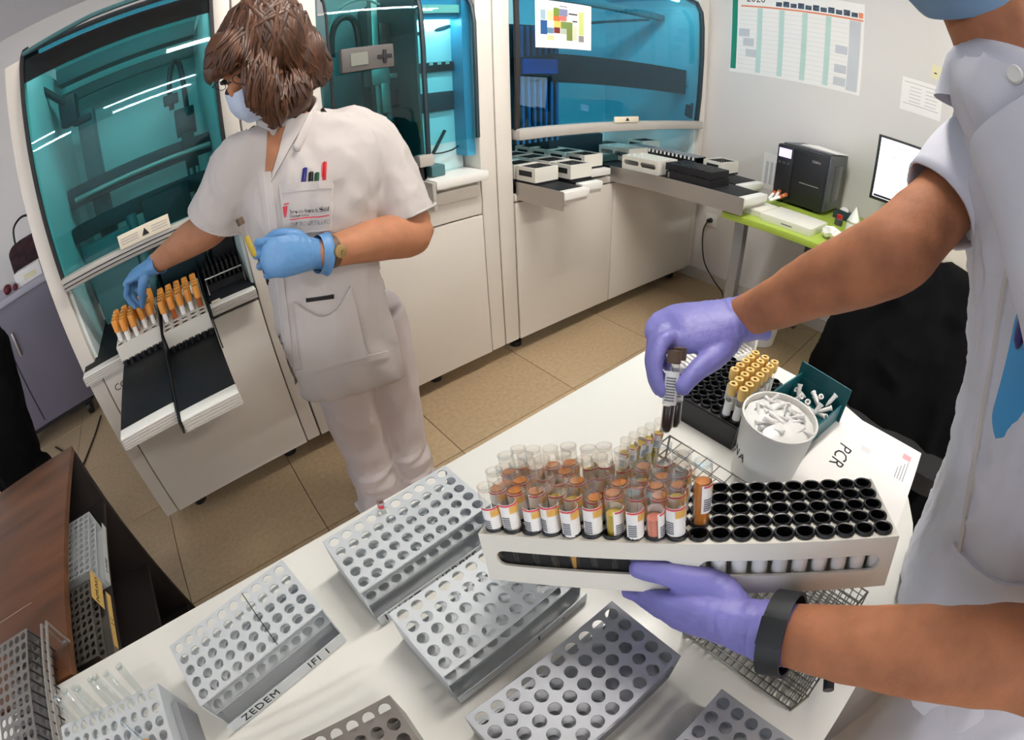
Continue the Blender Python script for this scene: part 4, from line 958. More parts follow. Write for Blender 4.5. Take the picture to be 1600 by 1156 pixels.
part('crest', join([decal(tt, ((444, 322), (452, 321), (452, 338), (445, 339)), 2, 3, .0088, .0006, lambda u, v: (.5 + (u - .5) * (1 - .6 * abs(v - .5) * 2 * (v > .5)), v)), decal(tt, ((447, 318), (454, 316.5), (454, 318.5), (447, 320)), 2, 1, .0088, .0006)]), 'red_ink', pk, 0)
# trousers, shoes
tg = []
for sx, cx in ((-1, .292), (1, .428)):
    tg.append(loft([ring((x, y, z), Lt, F * -1, a, b, 24, 2.1) for z, x, y, a, b in cr([(.03, cx - .004, 1.19, .072, .082), (.07, cx, 1.19, .078, .088), (.13, cx, 1.19, .072, .084), (.30, cx + .004, 1.19, .080, .092), (.45, cx + .002, 1.19, .088, .105), (.60, .36 + (cx - .36) * .95, 1.19, .098, .125), (.74, .355 + (cx - .36) * .8, 1.19, .105, .13)], 4)]))
trous = displace(fuse(tg, .009, 4), lambda p, n: fold(.006, 8, 3, (1, 1, .5))(p, n) + (fold(.010, 9, 5, (.5, .5, 1.6))(p, n) if p.z < .24 else 0) - .003)
part('trousers', trous, 'trouser_white', wo, 180)
for cx in (.29, .43): part('shoe', fuse([limb([(cx, 1.25, .040, .040, .042), (cx - .03, 1.13, .034, .036, .044), (cx - .05, 1.05, .026, .026, .036)], k=4), box(cx - .085, cx + .04, 1.04, 1.28, .0, .018, .004)], .006, 3), 'shoe_white', wo, 180)
# face pieces
mk = []
for k in range(9):
    t = k / 8; mk.append([tuple(HB @ V(.062 * math.sin(a) * (1 - .25 * abs(t - .45)), .052 + .070 * math.cos(a) * (.82 + .22 * math.sin(PI * t)), -.012 - .088 * t + .003 * math.sin(t * 16))) for a in [-1.35 + 2.7 * i / 14 for i in range(15)]])
mv_ = [p for r_ in mk for p in r_]; mf_ = [(j * 15 + i, j * 15 + i + 1, (j + 1) * 15 + i + 1, (j + 1) * 15 + i) for j in range(8) for i in range(14)]
part('face_mask', join([(mv_, mf_), (list(displace((mv_, mf_), lambda p, n: -.0016)[0]), mf_)]), 'mask_blue', wo, 180)
for s in (-1, 1):
    part('mask_loop', tube(cr([tuple(HB @ V(s * .060, .062, -.03)), tuple(HB @ V(s * .076, .03, -.01)), tuple(HB @ V(s * .082, -.008, .01))], 5), .0015, 6), 'mask_blue', wo)
    part('eye', ell(HB @ V(s * .030, .084, .012), .012, .008, .006, HB.to_3x3().to_4x4(), 12, 8), 'ink', wo)
    part('eyebrow', limb([(*(HB @ V(s * .016, .093, .030)), .004), (*(HB @ V(s * .034, .088, .034)), .004), (*(HB @ V(s * .050, .074, .028)), .003)], n=8, k=3), 'hair_brown', wo)
part('spectacles', join([tube([tuple(HB @ V(s * .030 + .016 * math.cos(a), .098, .012 + .012 * math.sin(a))) for a in [2 * PI * k / 16 for k in range(16)]], .0009, 6, closed=True) for s in (-1, 1)] +
     [cyl(HB @ V(s * .055, .098, .016), HB @ V(s * .078, .0, .012), .0018, n=6) for s in (-1, 1)] + [cyl(HB @ V(-.011, .102, .014), HB @ V(.011, .102, .014), .0016, n=6)]), 'black_plastic', wo)
# hair: fused mass plus wavy locks
def P(x, y, Y): return hit(x, y, Y=Y)
hm = [ell(HB @ V(0, -.036, .022), .100, .108, .112, HB.to_3x3().to_4x4()), ell(P(350, 92, 1.08), .050, .055, .062), ell(P(338, 106, 1.075), .034, .04, .040), ell(P(466, 92, 1.170), .070, .075, .080), ell(P(492, 108, 1.18), .046, .05, .048), ell(P(408, 22, 1.15), .085, .08, .045), ell(P(398, 135, 1.075), .050, .042, .070), ell(P(425, 165, 1.085), .042, .040, .052), ell(P(455, 150, 1.12), .050, .048, .055)]
hair = fuse(hm, .0075, 5)
hair = displace(hair, lambda p, n: .007 * nz((p[0] * 2, p[1] * 2, p[2] * .55), 19) + .003 * nz((p[0] * 2.2, p[1] * 2.2, p[2] * .5), 55))
hair = cut(hair, lambda p: not ((HB.inverted() @ p).y > .062 and (HB.inverted() @ p).z < .045 and abs((HB.inverted() @ p).x) < .055))
ht_ = bvh(hair); random.seed(4); locks = []
for k in range(150):
    x0, y0 = 392 + random.uniform(-14, 60), random.uniform(2, 22)
    tx = 318 + (520 - 318) * ((k * .618) % 1.0); ty = 118 + 75 * math.exp(-((tx - 425) / 52) ** 2) + random.uniform(-14, 8)
    if tx < 345: ty = 96 + random.uniform(-10, 12)
    pts = []
    for s in range(9):
        t = s / 8; x = x0 + (tx - x0) * (t ** .75) + 5.5 * math.sin(t * 8 + k) * t; y = y0 + (ty - y0) * t
        h, n = px_hit(ht_, x, y)
        if h is not None: pts.append((*(h + n * (.002 + .002 * math.sin(3 * t + k))), .0066 * (1 - .62 * t) * (.6 + .8 * ((k * .37) % 1))))
    if k % 3 == 0:
        pts = []; x0, y0 = 440 + random.uniform(0, 50), random.uniform(8, 50); tx, ty = 470 + random.uniform(0, 52), 112 + random.uniform(-12, 26)
        for s in range(9):
            t = s / 8; h, n = px_hit(ht_, x0 + (tx - x0) * t + 4 * math.sin(t * 9 + k) * t, y0 + (ty - y0) * t)
            if h is not None: pts.append((*(h + n * .003), .007 * (1 - .5 * t)))
    if len(pts) > 4: locks.append(limb(pts, n=7, k=2))
part('hair', join([hair] + locks), 'hair_brown', wo, 180)
# gloves
dx = (hit(425, 403, Y=.962) - wL).normalized(); dz = V(-.12, -.93, .30); dz = (dz - dx * dz.dot(dx)).normalized(); dy = V(0, .2, 1); dy = (dy - dx * dy.dot(dx) - dz * dy.dot(dz)).normalized()
HL_ = basis(wL + dx * .010, dx, dy, dz)
part('glove', xf(hand_geo([(52, 78, 48), (56, 80, 50), (60, 82, 50), (64, 84, 50)], ((.045, .040, -.012), (.078, .046, -.030), (.098, .034, -.048)), 1.04), HL_), 'glove_blue', wo, 180)
part('glove_cuff', cuff_geo(HL_, .040, .022), 'glove_blue', wo, 60)
dx = (V(-.205, 1.505, .995) - wR).normalized(); dy = V(-.45, -.80, -.1); dy = (dy - dx * dy.dot(dx)).normalized(); dz = dx.cross(dy); dz = dz if dz.z > 0 else -dz
HR_ = basis(wR + dx * .008, dx, dy, dz)
part('glove', xf(hand_geo([(48, 42, 22), (52, 46, 24), (56, 50, 28), (60, 55, 30)], ((.045, .036, -.030), (.074, .030, -.066), (.098, .020, -.088)), 1.02), HR_), 'glove_blue', wo, 180)
part('glove_cuff', cuff_geo(HR_, .038, .03), 'glove_blue', wo, 60)
# wrist watch
ax = (eL - wL).normalized(); wc_ = wL + ax * .022; du = (CAM - wc_); du = (du - ax * du.dot(ax)).normalized(); dv = ax.cross(du)
wt = thing('wrist_watch', 'small round gold watch with brown strap on the woman', 'watch', mat4=basis(wc_, ax, dv, du))
_s = part('strap', lathe([(.0345, -.008), (.0368, -.008), (.0368, .008), (.0345, .008)], n=28, close=True), 'leather_brown', wt); _s.matrix_local = RY(PI / 2)
c_ = part('case', lathe([(.001, 0), (.0145, 0), (.0155, .003), (.0145, .007), (.0125, .0075)], n=24), 'gold', wt); c_.location = (.0, .004, .0355); c_.rotation_euler = (-.1, 0, 0)
part('dial', lathe([(.001, .0072), (.0126, .0072), (.0126, .0066), (.001, .0066)], n=24), 'dial', c_); part('hand', join([box(-.0006, .0006, 0, .009, .0073, .0076), box(0, .006, -.0006, .0006, .0073, .0076)]), 'ink', c_)
# tube between her fingers
tbm = basis(P(398, 384, .955), V(.1, 1, 0).normalized(), V(0, 0, 1).cross(V(.1, 1, 0)).normalized(), V(0, 0, 1))
ub = (P(379, 355, .955) - P(399, 402, .945)).normalized(); fu, fw, fd = frame(ub)
t = thing('sample_tube', 'capped tube of yellow serum held in the woman\'s bent hand', 'tube', mat4=basis(P(399, 402, .945), fu, fw, fd))
part('glass', tube_meshes(.0065, .075, 12), 'tube_glass', t, 60); part('serum', liq(.0055, .001, .045), 'serum_yellow', t, 60); part('cap', cyl((0, 0, .070), (0, 0, .084), .0075, n=14), 'leather_brown', t)
# pens and phone in her pockets
for (xa, ya, xb, yb, mt, lb) in ((478, 262, 474, 290, 'pen_blue', 'blue pen clipped in the woman\'s chest pocket'), (487, 268, 486, 290, 'pen_black', 'black pen in the woman\'s chest pocket'), (496, 270, 495, 290, 'pen_green', 'dark green pen in the woman\'s chest pocket'), (508, 253, 506, 286, 'pen_red', 'red pen standing highest in the woman\'s chest pocket')):
    a, na = px_hit(tt, xa, ya); b, nb_ = px_hit(tt, xb, yb); d = (b - a).normalized(); a = a + na * .0035; b = b + nb_ * .002 + d * .012; u_, w_, d_ = frame(a - b)
    t = thing('pen', lb, 'pen', group='pens in the chest pocket', mat4=basis(b, u_, w_, d_)); ln = (a - b).length
    part('barrel', lathe([(.002, 0), (.0042, .006), (.0042, ln - .002), (.003, ln)], n=10), mt, t); part('clip', box(-.001, .001, -.0062, -.0042, ln - .034, ln - .002), mt, t)
a, na = px_hit(tt, 478, 469); b, nb_ = px_hit(tt, 522, 463)
d = (b - a).normalized(); n_ = (na + nb_).normalized(); n_ = (n_ - d * n_.dot(d)).normalized()
t = thing('phone', 'dark phone peeking from the woman\'s side pocket', 'phone', mat4=basis((a + b) / 2 + n_ * .0025, d, n_, d.cross(n_)))
part('body', box(-.034, .034, -.003, .003, -.006, .004, .0015), 'black_plastic', t); part('screen', box(-.031, .031, .003, .0033, -.005, .0), 'ink', t)
# ================================================================ the man at the table's near side
ma = thing('person', 'man in white short-sleeved coat and violet gloves holding the long rack', 'person', (.57, -.33, 0), world=True)
mr = V(.954, .30, 0); mfw = V(-.30, .954, 0)                    # his right, his front
N_ = V(.545, -.025, 1.405); S2 = at(1562, 222, .70); S1 = V(.372, -.088, 1.335)
E2 = at(1398, 394, .505); W2 = at(1158, 497, .615); E1 = at(1690, 1025, .45); W1 = at(1192, 985, .436)
mhc = V(.512, .040, 1.592); mhf = V(-.50, .48, -.62).normalized(); mhl = mhf.cross(V(0, 0, 1)).normalized(); mhu = mhl.cross(mhf).normalized(); MB_ = basis(mhc, mhl, mhf, mhu); MR3 = MB_.to_3x3().to_4x4()
mhead = [ell(mhc, .078, .096, .115, MR3), ell(MB_ @ V(0, .045, -.06), .060, .062, .064, MR3), ell(MB_ @ V(0, .105, -.012), .013, .018, .024, MR3), ell(MB_ @ V(.078, -.005, -.01), .011, .018, .030, MR3), ell(MB_ @ V(-.078, -.005, -.01), .011, .018, .030, MR3)]
mneck = limb([(.560, -.075, 1.33, .070), (.545, -.030, 1.41, .060), (.530, .010, 1.49, .060)], k=4)
mtors = limb([(.57, -.34, .92, .13, .09), (.565, -.27, 1.05, .12, .08), (.555, -.18, 1.2, .13, .08), (.548, -.09, 1.31, .12, .06)], n=20, k=4, up=tuple(mr))
arm2 = limb([(*S2, .042), (*(S2 * .5 + E2 * .5), .0395), (*(S2 * .15 + E2 * .85), .040), (*E2, .0410), (*(E2 * .78 + W2 * .22), .0405), (*(E2 * .5 + W2 * .5), .0350), (*(E2 * .22 + W2 * .78), .0285), (*W2, .0260)], k=5, n=20)
arm1 = limb([(*S1, .060), (*(S1 * .5 + E1 * .5), .055), (*E1, .043), (*(E1 * .78 + W1 * .22), .0425), (*(E1 * .5 + W1 * .5), .0385), (*(E1 * .22 + W1 * .78), .031), (*W1, .0270)], k=5, n=20)
mlegs = [limb([(x, -.36, .95, .10), (x, -.36, .5, .07), (x, -.37, .09, .042), (x, -.37, .05, .042)], k=4) for x in (.47, .66)]
mskin = fuse(mhead + [mneck, mtors, arm2, arm1] + mlegs, .007, 4)
mskin = displace(mskin, lambda p, n: .0012 * nz(p, 45) + .0018 * nz(p, 17, 5))
part('body', mskin, 'skin_tan', ma, 180)
# hair and mask
mh = fuse([ell(MB_ @ V(0, -.018, .022), .086, .100, .108, MR3), ell(MB_ @ V(0, -.05, -.02), .078, .06, .075, MR3)], .008, 4)
mh = cut(mh, lambda p: (MB_.inverted() @ p).y < .070 or (MB_.inverted() @ p).z > .07)
part('hair', displace(mh, lambda p, n: .004 * nz(p, 60)), 'black_matte', ma, 180)
mk = []
for k in range(11):
    t = k / 10; mk.append([tuple(MB_ @ V(.080 * math.sin(a) * (1 - .22 * abs(t - .4)), .044 + .092 * math.cos(a) * (.80 + .26 * math.sin(PI * min(1, t * 1.05))), .0 - .118 * t + .0045 * math.sin(t * 19))) for a in [-1.4 + 2.8 * i / 16 for i in range(17)]])
mv_ = [p for r_ in mk for p in r_]; mf_ = [(j * 17 + i, j * 17 + i + 1, (j + 1) * 17 + i + 1, (j + 1) * 17 + i) for j in range(10) for i in range(16)]
part('face_mask', join([(mv_, mf_), (list(displace((mv_, mf_), lambda p, n: -.0016)[0]), mf_)]), 'mask_blue_deep', ma, 180)
for s in (-1, 1):
    part('eye', ell(MB_ @ V(s * .031, .088, .014), .012, .008, .006, MR3, 12, 8), 'ink', ma)
    part('mask_loop', tube(cr([tuple(MB_ @ V(s * .078, .06, -.03)), tuple(MB_ @ V(s * .084, .03, -.01)), tuple(MB_ @ V(s * .088, -.008, .01))], 5), .0016, 6), 'mask_blue', ma)
# coat
rg = [(.735, .575, -.300, .205, .150), (.80, .572, -.290, .203, .160), (.88, .568, -.278, .200, .165), (.98, .562, -.252, .192, .155), (1.08, .556, -.212, .188, .145), (1.18, .552, -.168, .190, .135), (1.27, .550, -.118, .195, .115), (1.335, .549, -.078, .180, .092), (1.372, .549, -.052, .125, .075), (1.392, .549, -.042, .088, .070)]
coat = loft([ring((x, y, z), mr, mfw * -1, a, b, 32, 2.3) for z, x, y, a, b in cr(rg, 4)])
D2 = (E2 - S2).normalized(); D1 = (E1 - S1).normalized(); SE2 = S2.lerp(E2, .66); SE1 = S1 + D1 * .17
s2 = limb([(*(S2 + V(-.06, -.07, .03)), .075), (*(S2 + V(0, 0, .018)), .082), (*(S2 * .5 + SE2 * .5 + V(0, 0, .010)), .072), (*(SE2 + D2 * .025), .060)], n=20, k=5)
s1 = limb([(*(S1 + V(.05, .02, -.01)), .085), (*(S1 + D1 * .02), .088), (*(S1 + D1 * .11), .083), (*(SE1 + D1 * .02), .080)], n=20, k=5)
coat = fuse([coat, ell(S2 + V(-.045, -.05, .02), .085, .085, .075), ell(S1 + V(.045, .03, .02), .085, .085, .075)], .008, 6)
coat = cut(coat, lambda p: p.z > .757 and p.z < 1.374)
coat = displace(coat, lambda p, n: fold(.006, 8, 2, (1, 1, .4))(p, n) + fold(.005, 15, 7, (1, 1, .7))(p, n) + fold(.0025, 30, 3, (1, 1, .8))(p, n) - .005)
part('coat', coat, 'coat_white', ma, 180); ct_ = bvh(coat)
def sleeve(a, b, r0, r1, seed):
    """open tube from inside the shoulder to the hem, turned in at the hem"""
    d = (b - a).normalized(); u_, w_, _ = frame(d); rr = []
    for k in range(15):
        t = k / 14; c = a.lerp(b, t); r = r0 + (r1 - r0) * t
        rr.append([tuple(c + (u_ * math.cos(q) + w_ * math.sin(q)) * (r + .006 * noise.noise(Vector((math.cos(q) * 1.6 + seed, math.sin(q) * 1.6, t * 3.2))))) for q in [2 * PI * i / 40 for i in range(40)]])
    for k in (14, 13, 11): rr.append([tuple(Vector(p) + ((a.lerp(b, k / 14) - Vector(p)).normalized() * .003)) for p in rr[k]])
    return loft(rr, cap=False)
part('sleeve', sleeve(S2 + V(-.03, -.03, .02), SE2, .080, .0535, 1), 'coat_white', ma, 180)
part('sleeve', sleeve(S1 + V(.03, .02, .01), SE1, .086, .076, 4), 'coat_white', ma, 180)
part('collar', loft([ring((.549, -.042 + dy_, z), mr, mfw, a, b, 36) for z, a, b, dy_ in ((1.352, .106, .090, .004), (1.372, .106, .090, 0), (1.398, .100, .085, 0), (1.416, .088, .074, 0), (1.412, .083, .069, 0), (1.375, .090, .075, 0))], cap=False), 'coat_white', ma, 180)

part('placket_crease', decal(ct_, ((1592, 320), (1597, 320), (1496, 905), (1490, 905)), 2, 30, .002, .002, lambda u, v: (u + 2.2 * math.sin(PI * v) * .0 , v)), 'cotton_seam', ma)
part('hip_pocket', decal(ct_, ((1492, 845), (1640, 900), (1640, 1010), (1478, 985)), 12, 8, .003, .0025, lambda u, v: (u, v + (1 - v) * .28 * math.sin(PI * u))), 'coat_white', ma)
for x, y in ((1588, 118), (1575, 255)):
    p, n = px_hit(ct_, x, y)
    if p is not None: u_, w_, d_ = frame(n); part('button', xf(lathe([(.001, 0), (.006, .0), (.0065, .0015), (.0055, .003), (.001, .0026)], n=14), basis(p + n * .001, u_, w_, d_)), 'white_plastic', ma)
# trousers and shoes
tg = []
for x in (.465, .665):
    tg.append(loft([ring((cx, y, z), mr, mfw, a, b, 24, 2.1) for z, cx, y, a, b in cr([(.035, x, -.37, .085, .10), (.3, x, -.37, .088, .10), (.55, x, -.365, .098, .115), (.78, .565 + (x - .565) * .95, -.36, .110, .135), (.97, .565 + (x - .565) * .7, -.345, .120, .135)], 4)]))
part('trousers', displace(fuse(tg, .010, 4), lambda p, n: fold(.005, 8, 3, (1, 1, .5))(p, n) - .002), 'coat_white', ma, 180)
for x in (.465, .665): part('shoe', fuse([limb([(x + .01, -.42, .045, .042, .042), (x, -.30, .036, .036, .046), (x - .01, -.21, .026, .026, .038)], k=4), box(x - .05, x + .05, -.46, -.20, 0, .018, .004)], .007, 3), 'shoe_white', ma, 180)
# upper (right) hand pinching the blood tubes: finger joints given in space, knuckles first
K2 = at(1046, 516, .585); dx = (K2 - W2).normalized(); dz = (CAM - W2).normalized() * .28 + V(0, 0, .95); dz = (dz - dx * dz.dot(dx)).normalized(); dy = dz.cross(dx); dy = dy if dy.dot(CAM - W2) > 0 else -dy
G2 = basis(W2 - dx * .004, dx, dy, dz); gi = G2.inverted()
def J(gi, *p): return [tuple(gi @ at(*q)) for q in p]
pth = {0: J(gi, (1064, 536, .575), (1040, 530, .560), (1024, 566, .545), (1027, 596, .541), (1037, 613, .540)),
       1: J(gi, (1062, 520, .592), (1034, 518, .580), (1020, 552, .568), (1022, 588, .560), (1030, 610, .556)),
       2: J(gi, (1064, 510, .608), (1034, 510, .600), (1020, 542, .592), (1024, 574, .585), (1034, 592, .580)),
       3: J(gi, (1070, 505, .622), (1044, 506, .618), (1030, 534, .612), (1034, 560, .606), (1044, 574, .602))}
th = J(gi, (1118, 556, .572), (1088, 580, .548), (1066, 606, .536))
part('glove', xf(hand_geo([(76, 12, 6)] * 4, th, 1.0, finger_r=.98, wrist_r=.031, paths=pth), G2), 'glove_violet', ma, 180)
part('glove_cuff', cuff_geo(G2, .0315, .020, 1.08), 'glove_violet', ma, 60)
# lower (left) hand: fingers under the rack, thumb along its front wall
K1 = at(1066, 956, .462); dx = (K1 - W1).normalized(); dz = (CAM - K1).normalized() * .72 + V(0, 0, -.75); dz = (dz - dx * dz.dot(dx)).normalized(); dy = dz.cross(dx); dy = dy if dy.dot(at(1062, 800, .412) - K1) > 0 else -dy
G1 = basis(W1 + dx * .004, dx, dy, dz); gi = G1.inverted()
pth = {0: J(gi, (1092, 946, .450), (1070, 940, .452), (1036, 936, .462), (1006, 930, .472), (980, 924, .482)),
       1: J(gi, (1084, 958, .465), (1062, 954, .468), (1034, 948, .484), (1010, 938, .500), (990, 928, .515)),
       2: J(gi, (1086, 968, .474), (1064, 965, .478), (1040, 958, .494), (1018, 946, .512), (1000, 934, .528)),
       3: J(gi, (1094, 978, .478), (1072, 974, .484), (1050, 966, .500), (1030, 954, .518), (1014, 942, .532))}
th = J(gi, (1120, 918, .430), (1052, 898, .426), (996, 887, .430))
part('glove', xf(hand_geo([(5, 5, 3)] * 4, th, .96, finger_r=1.0, wrist_r=.033, paths=pth), G1), 'glove_violet', ma, 180)
part('glove_cuff', cuff_geo(G1, .0335, .030, .98), 'glove_violet', ma, 60)
ax = (E1 - W1).normalized(); u_ = (CAM - W1); u_ = (u_ - ax * u_.dot(ax)).normalized()
wb = thing('wrist_band', 'black fitness band worn over the glove cuff of the lower arm', 'wrist band', mat4=basis(W1 + ax * .018, ax.cross(u_), u_, ax))
part('strap', lathe([(.0345, -.010), (.0375, -.0105), (.0375, .0105), (.0345, .010)], n=32, close=True), 'band_black', wb)
part('module', box(-.012, .012, .0345, .0395, -.011, .011, .002), 'band_black', wb)
# the two blood tubes
random.seed(2)
_bl = mesh('blood', liq(.0062, .001, .030), 'blood', 60); _bg = mesh('glass', tube_meshes(.0072, .080, 14), 'tube_glass', 60)
_bb = mesh('label', arc_sheet(.0075, .032, .068, 0, 4.2, 10), 'label_paper', 60); _bc = mesh('bar_code', join([arc_sheet(.0079, .036 + k * .003, .0376 + k * .003, 1.2, 2.6, 4) for k in range(9)]), 'grey_ink', 60)
_bs = mesh('stopper', lathe([(.0062, .076), (.0078, .077), (.0078, .090), (.001, .091)], n=14), 'leather_brown', 40)
for k, (px, py, d, lb) in enumerate(((1040, 677, .545, 'blood tube with barcode label, lower of two pinched in the raised glove'), (1053, 669, .560, 'blood tube with barcode label, rear one pinched in the raised glove'))):
    b = at(px, py, d); tp = at(1048 + 10 * k, 610, d - .006); u_, w_, d_ = frame(tp - b); m = basis(b, u_, w_, d_)
    loc = m.inverted() @ CAM; ang = math.atan2(loc.y, loc.x)
    t = thing('blood_tube', lb, 'tube', group='blood tubes in the raised hand', mat4=m)
    link('glass', _bg, t); link('blood', _bl, t); l_ = link('label', _bb, t); l_.rotation_euler = (0, 0, ang - 2.0); link('bar_code', _bc, l_); link('stopper', _bs, t)
# blue pocket badge with pens on the chest
p, n = px_hit(ct_, 1592, 560)
if p is not None:
    up = V(0, 0, 1); up = (up - n * up.dot(n)).normalized(); sd = up.cross(n).normalized(); q = basis(p + n * .008 + sd * .036, sd, up, n)
    bd = thing('pocket_badge', 'bright blue plastic pocket holder on the man\'s chest', 'badge', mat4=q)
    part('sleeve', prism(rrect(0, -.01, .085, .150, .030), 'z', -.003, .003), 'badge_blue', bd); part('clear_edge', join([prism(rrect(0, -.012, .089, .156, .032), 'z', -.0032, -.0012)]), 'tip_clear', bd)
    for x, mt, lb in ((-.030, 'pen_blue', 'dark blue pen standing in the bright blue pocket holder'), (-.018, 'pen_red', 'red pen standing in the bright blue pocket holder')):
        t = thing('pen', lb, 'pen', group='pens in the blue holder', mat4=q @ T(x, .02, .0085)); part('barrel', xf(lathe([(.002, 0), (.005, .008), (.005, .085), (.0035, .09)], n=12), RX(-PI / 2)), mt, t); part('clip', box(-.001, .001, .045, .085, .005, .0068), mt, t)
# ================================================================ carriers and tubes on the first analyser
M('serum_brown', srgb(166, 84, 34), .3, var=.1, rnd=.1)
def carrier(label, x0, x1, y0, y1, z0, nx, ny, h=.062, group='white carriers on the first analyser'):
    t = thing('tube_carrier', label, 'carrier', ((x0 + x1) / 2, (y0 + y1) / 2, z0), group); w, d = (x1 - x0), (y1 - y0)
    part('top_plate', perf(nx, ny, w / nx, d / ny, .0105, .002, w / nx / 2, d / ny / 2, 12, h), 'rack_white', t, 30)
    part('front_wall', box(-w / 2, w / 2, -d / 2, -d / 2 + .003, .012, h - .002), 'rack_white', t, 0); part('rear_wall', box(-w / 2, w / 2, d / 2 - .003, d / 2, .012, h - .002), 'rack_white', t, 0)
    for s in (-1, 1): part('end_wall', box(s * w / 2 - .0015, s * w / 2 + .0015, -d / 2 + .003, d / 2 - .003, .012, h - .002), 'rack_white', t, 0)
    part('base', box(-w / 2, w / 2, -d / 2 + .004, d / 2, 0, .012), 'black_plastic', t, 0)
    for k in range(7): part('tooth', cyl((-w / 2 + w * (k + .5) / 7, -d / 2 - .004, .0), (-w / 2 + w * (k + .5) / 7, -d / 2 - .004, .016), w / 17, n=10), 'black_plastic', t, 40)
    return t
ZL = .774
carrier('white tube carrier under the reaching blue glove', -.314, -.163, 1.455, 1.77, ZL, 5, 10)
carrier('white tube carrier full of orange-capped tubes beside the black divider', -.148, -.004, 1.372, 1.77, ZL, 5, 12)
random.seed(17)
_ob = mesh('body', lathe([(.001, 0), (.006, .003), (.0078, .008), (.0078, .082)], n=12), 'label_paper', 60)
_ob2 = mesh('body', lathe([(.001, 0), (.006, .003), (.0078, .008), (.0078, .082)], n=12), 'serum_brown', 60)
_oc = mesh('cap', lathe([(.0080, .076), (.0105, .078), (.0105, .112), (.0095, .115), (.001, .115)], n=14), 'cap_orange', 40)
_or = mesh('cap_ridge', join([box(-.0006 + .0104 * math.cos(a), .0006 + .0104 * math.cos(a), -.0006 + .0104 * math.sin(a), .0006 + .0104 * math.sin(a), .080, .111) for a in [2 * PI * k / 12 for k in range(12)]]), 'cap_red', 0); 
for c, (xa, ya, px, py, rows_, lab) in enumerate(((-.314 + .0151, 1.455 + .0158, .0302, .0315, range(0, 7), 'orange-capped tube under the reaching blue glove'), (-.148 + .0144, 1.372 + .0166, .0288, .0332, range(2, 7), 'orange-capped tube in the carrier beside the black divider'))):
    for i in range(5):
        for j in rows_:
            if c == 0 and (j < 1 and i in (0, 3, 4) or j > 4 and i < 2): continue
            t = thing('capped_tube', '%s, %s column %s row' % (lab, ORDN[i], ORDN[j]), 'tube', group='orange-capped tubes in carrier %d' % (c + 1), mat4=T(xa + i * px, ya + j * py, ZL + .014) @ RX(random.uniform(-.03, .03)) @ RZ(random.uniform(0, 6)))
            link('body', _ob if (i + j) % 3 else _ob2, t); k_ = link('cap', _oc, t)
wt_ = thing('tip_carrier', 'ribbed white carrier deep in the first analyser beside the blue glove', 'carrier', (-.43, 2.12, ZL))
part('block', box(-.055, .048, -.11, .14, .012, .075, .003), 'rack_white', wt_); part('base', box(-.055, .048, -.105, .14, 0, .012), 'black_plastic', wt_)
for k in range(5): part('rib', box(-.052 + k * .021, -.040 + k * .021, -.108, .138, .075, .082), 'rack_white', wt_, 0)
# ================================================================ racks on the third analyser
ZT3 = ZT + .022
def block_rack(label, cx, cy, w, d, h, z=ZT3):
    t = thing('tube_rack', label, 'rack', (cx, cy, z), 'black-topped racks on the third analyser')
    b_ = .008
    for s in (-1, 1):
        part('side_wall', box(s * (w / 2 - b_ / 2) - b_ / 2, s * (w / 2 - b_ / 2) + b_ / 2, -d / 2, d / 2, .010, h), 'rack_white', t, 0)
        part('end_wall', box(-w / 2 + b_, w / 2 - b_, s * (d / 2 - b_ / 2) - b_ / 2, s * (d / 2 - b_ / 2) + b_ / 2, .010, h), 'rack_white', t, 0)
    part('insert', perf(6, 6, (w - 2 * b_) / 6, (d - 2 * b_) / 6, (w - 2 * b_) / 15, .002, (w - 2 * b_) / 12, (d - 2 * b_) / 12, 8, h - .004), 'black_matte', t, 0)
    part('base', box(-w / 2 + .002, w / 2 - .002, -d / 2 - .002, d / 2 - .002, 0, .010), 'black_plastic', t, 0)
    part('side_slot', box(-w / 2 - .0006, -w / 2, -d / 2 + .02, d / 2 - .02, h * .45, h * .78), 'black_matte', t, 0)
    return t
n_ = 0
ORD = ['nearest', 'second', 'third', 'fourth']
for nm, x, y0, cnt in (('outermost', 1.378, 1.585, 4), ('middle', 1.535, 1.540, 4), ('inner', 1.785, 1.70, 4)):
    for k in range(cnt): block_rack('black-topped white rack, %s in the %s lane below the blue hood' % (ORD[k], nm), x, y0 + .132 * k, .128, .122, .072)
block_rack('black-topped white rack near the outer end of the long tray', 2.36, 1.26, .19, .11, .072)
block_rack('black-topped white rack deep under the hood by the side wall', 2.56, 1.93, .18, .12, .072)
def slot_rack(label, cx, cy, w, d, h):
    t = thing('tube_rack', label, 'rack', (cx, cy, ZT3), 'ivory racks on the long tray')
    part('top_plate', perf(5, 8, w / 5, d / 8, .007, .003, w / 10, d / 16, 10, h), 'rack_white', t, 30)
    part('side_wall', xf(slot_wall(-d / 2, d / 2, 0, h - .003, [(-d / 2 + .012, -.005, .025, .050), (.005, d / 2 - .012, .025, .050)], -.002, .002), T(-w / 2 + .002, 0, 0) @ RZ(PI / 2)), 'rack_white', t, 0)
    part('side_wall', box(w / 2 - .004, w / 2, -d / 2, d / 2, 0, h - .003), 'rack_white', t, 0)
    for s in (-1, 1): part('end_wall', box(-w / 2 + .004, w / 2 - .004, s * d / 2 - .003 * (s > 0), s * d / 2 + .003 * (s < 0), 0, h - .003), 'rack_white', t, 0)
    part('base', box(-w / 2 + .004, w / 2 - .004, -d / 2 + .003, d / 2 - .003, 0, .004), 'rack_dark', t, 0)
slot_rack('ivory rack with side slots, nearer one on the long tray', 1.995, 1.46, .165, .215, .07)
slot_rack('ivory rack with side slots, farther one under the blue hood', 2.12 + .06, 1.78, .165, .215, .07)
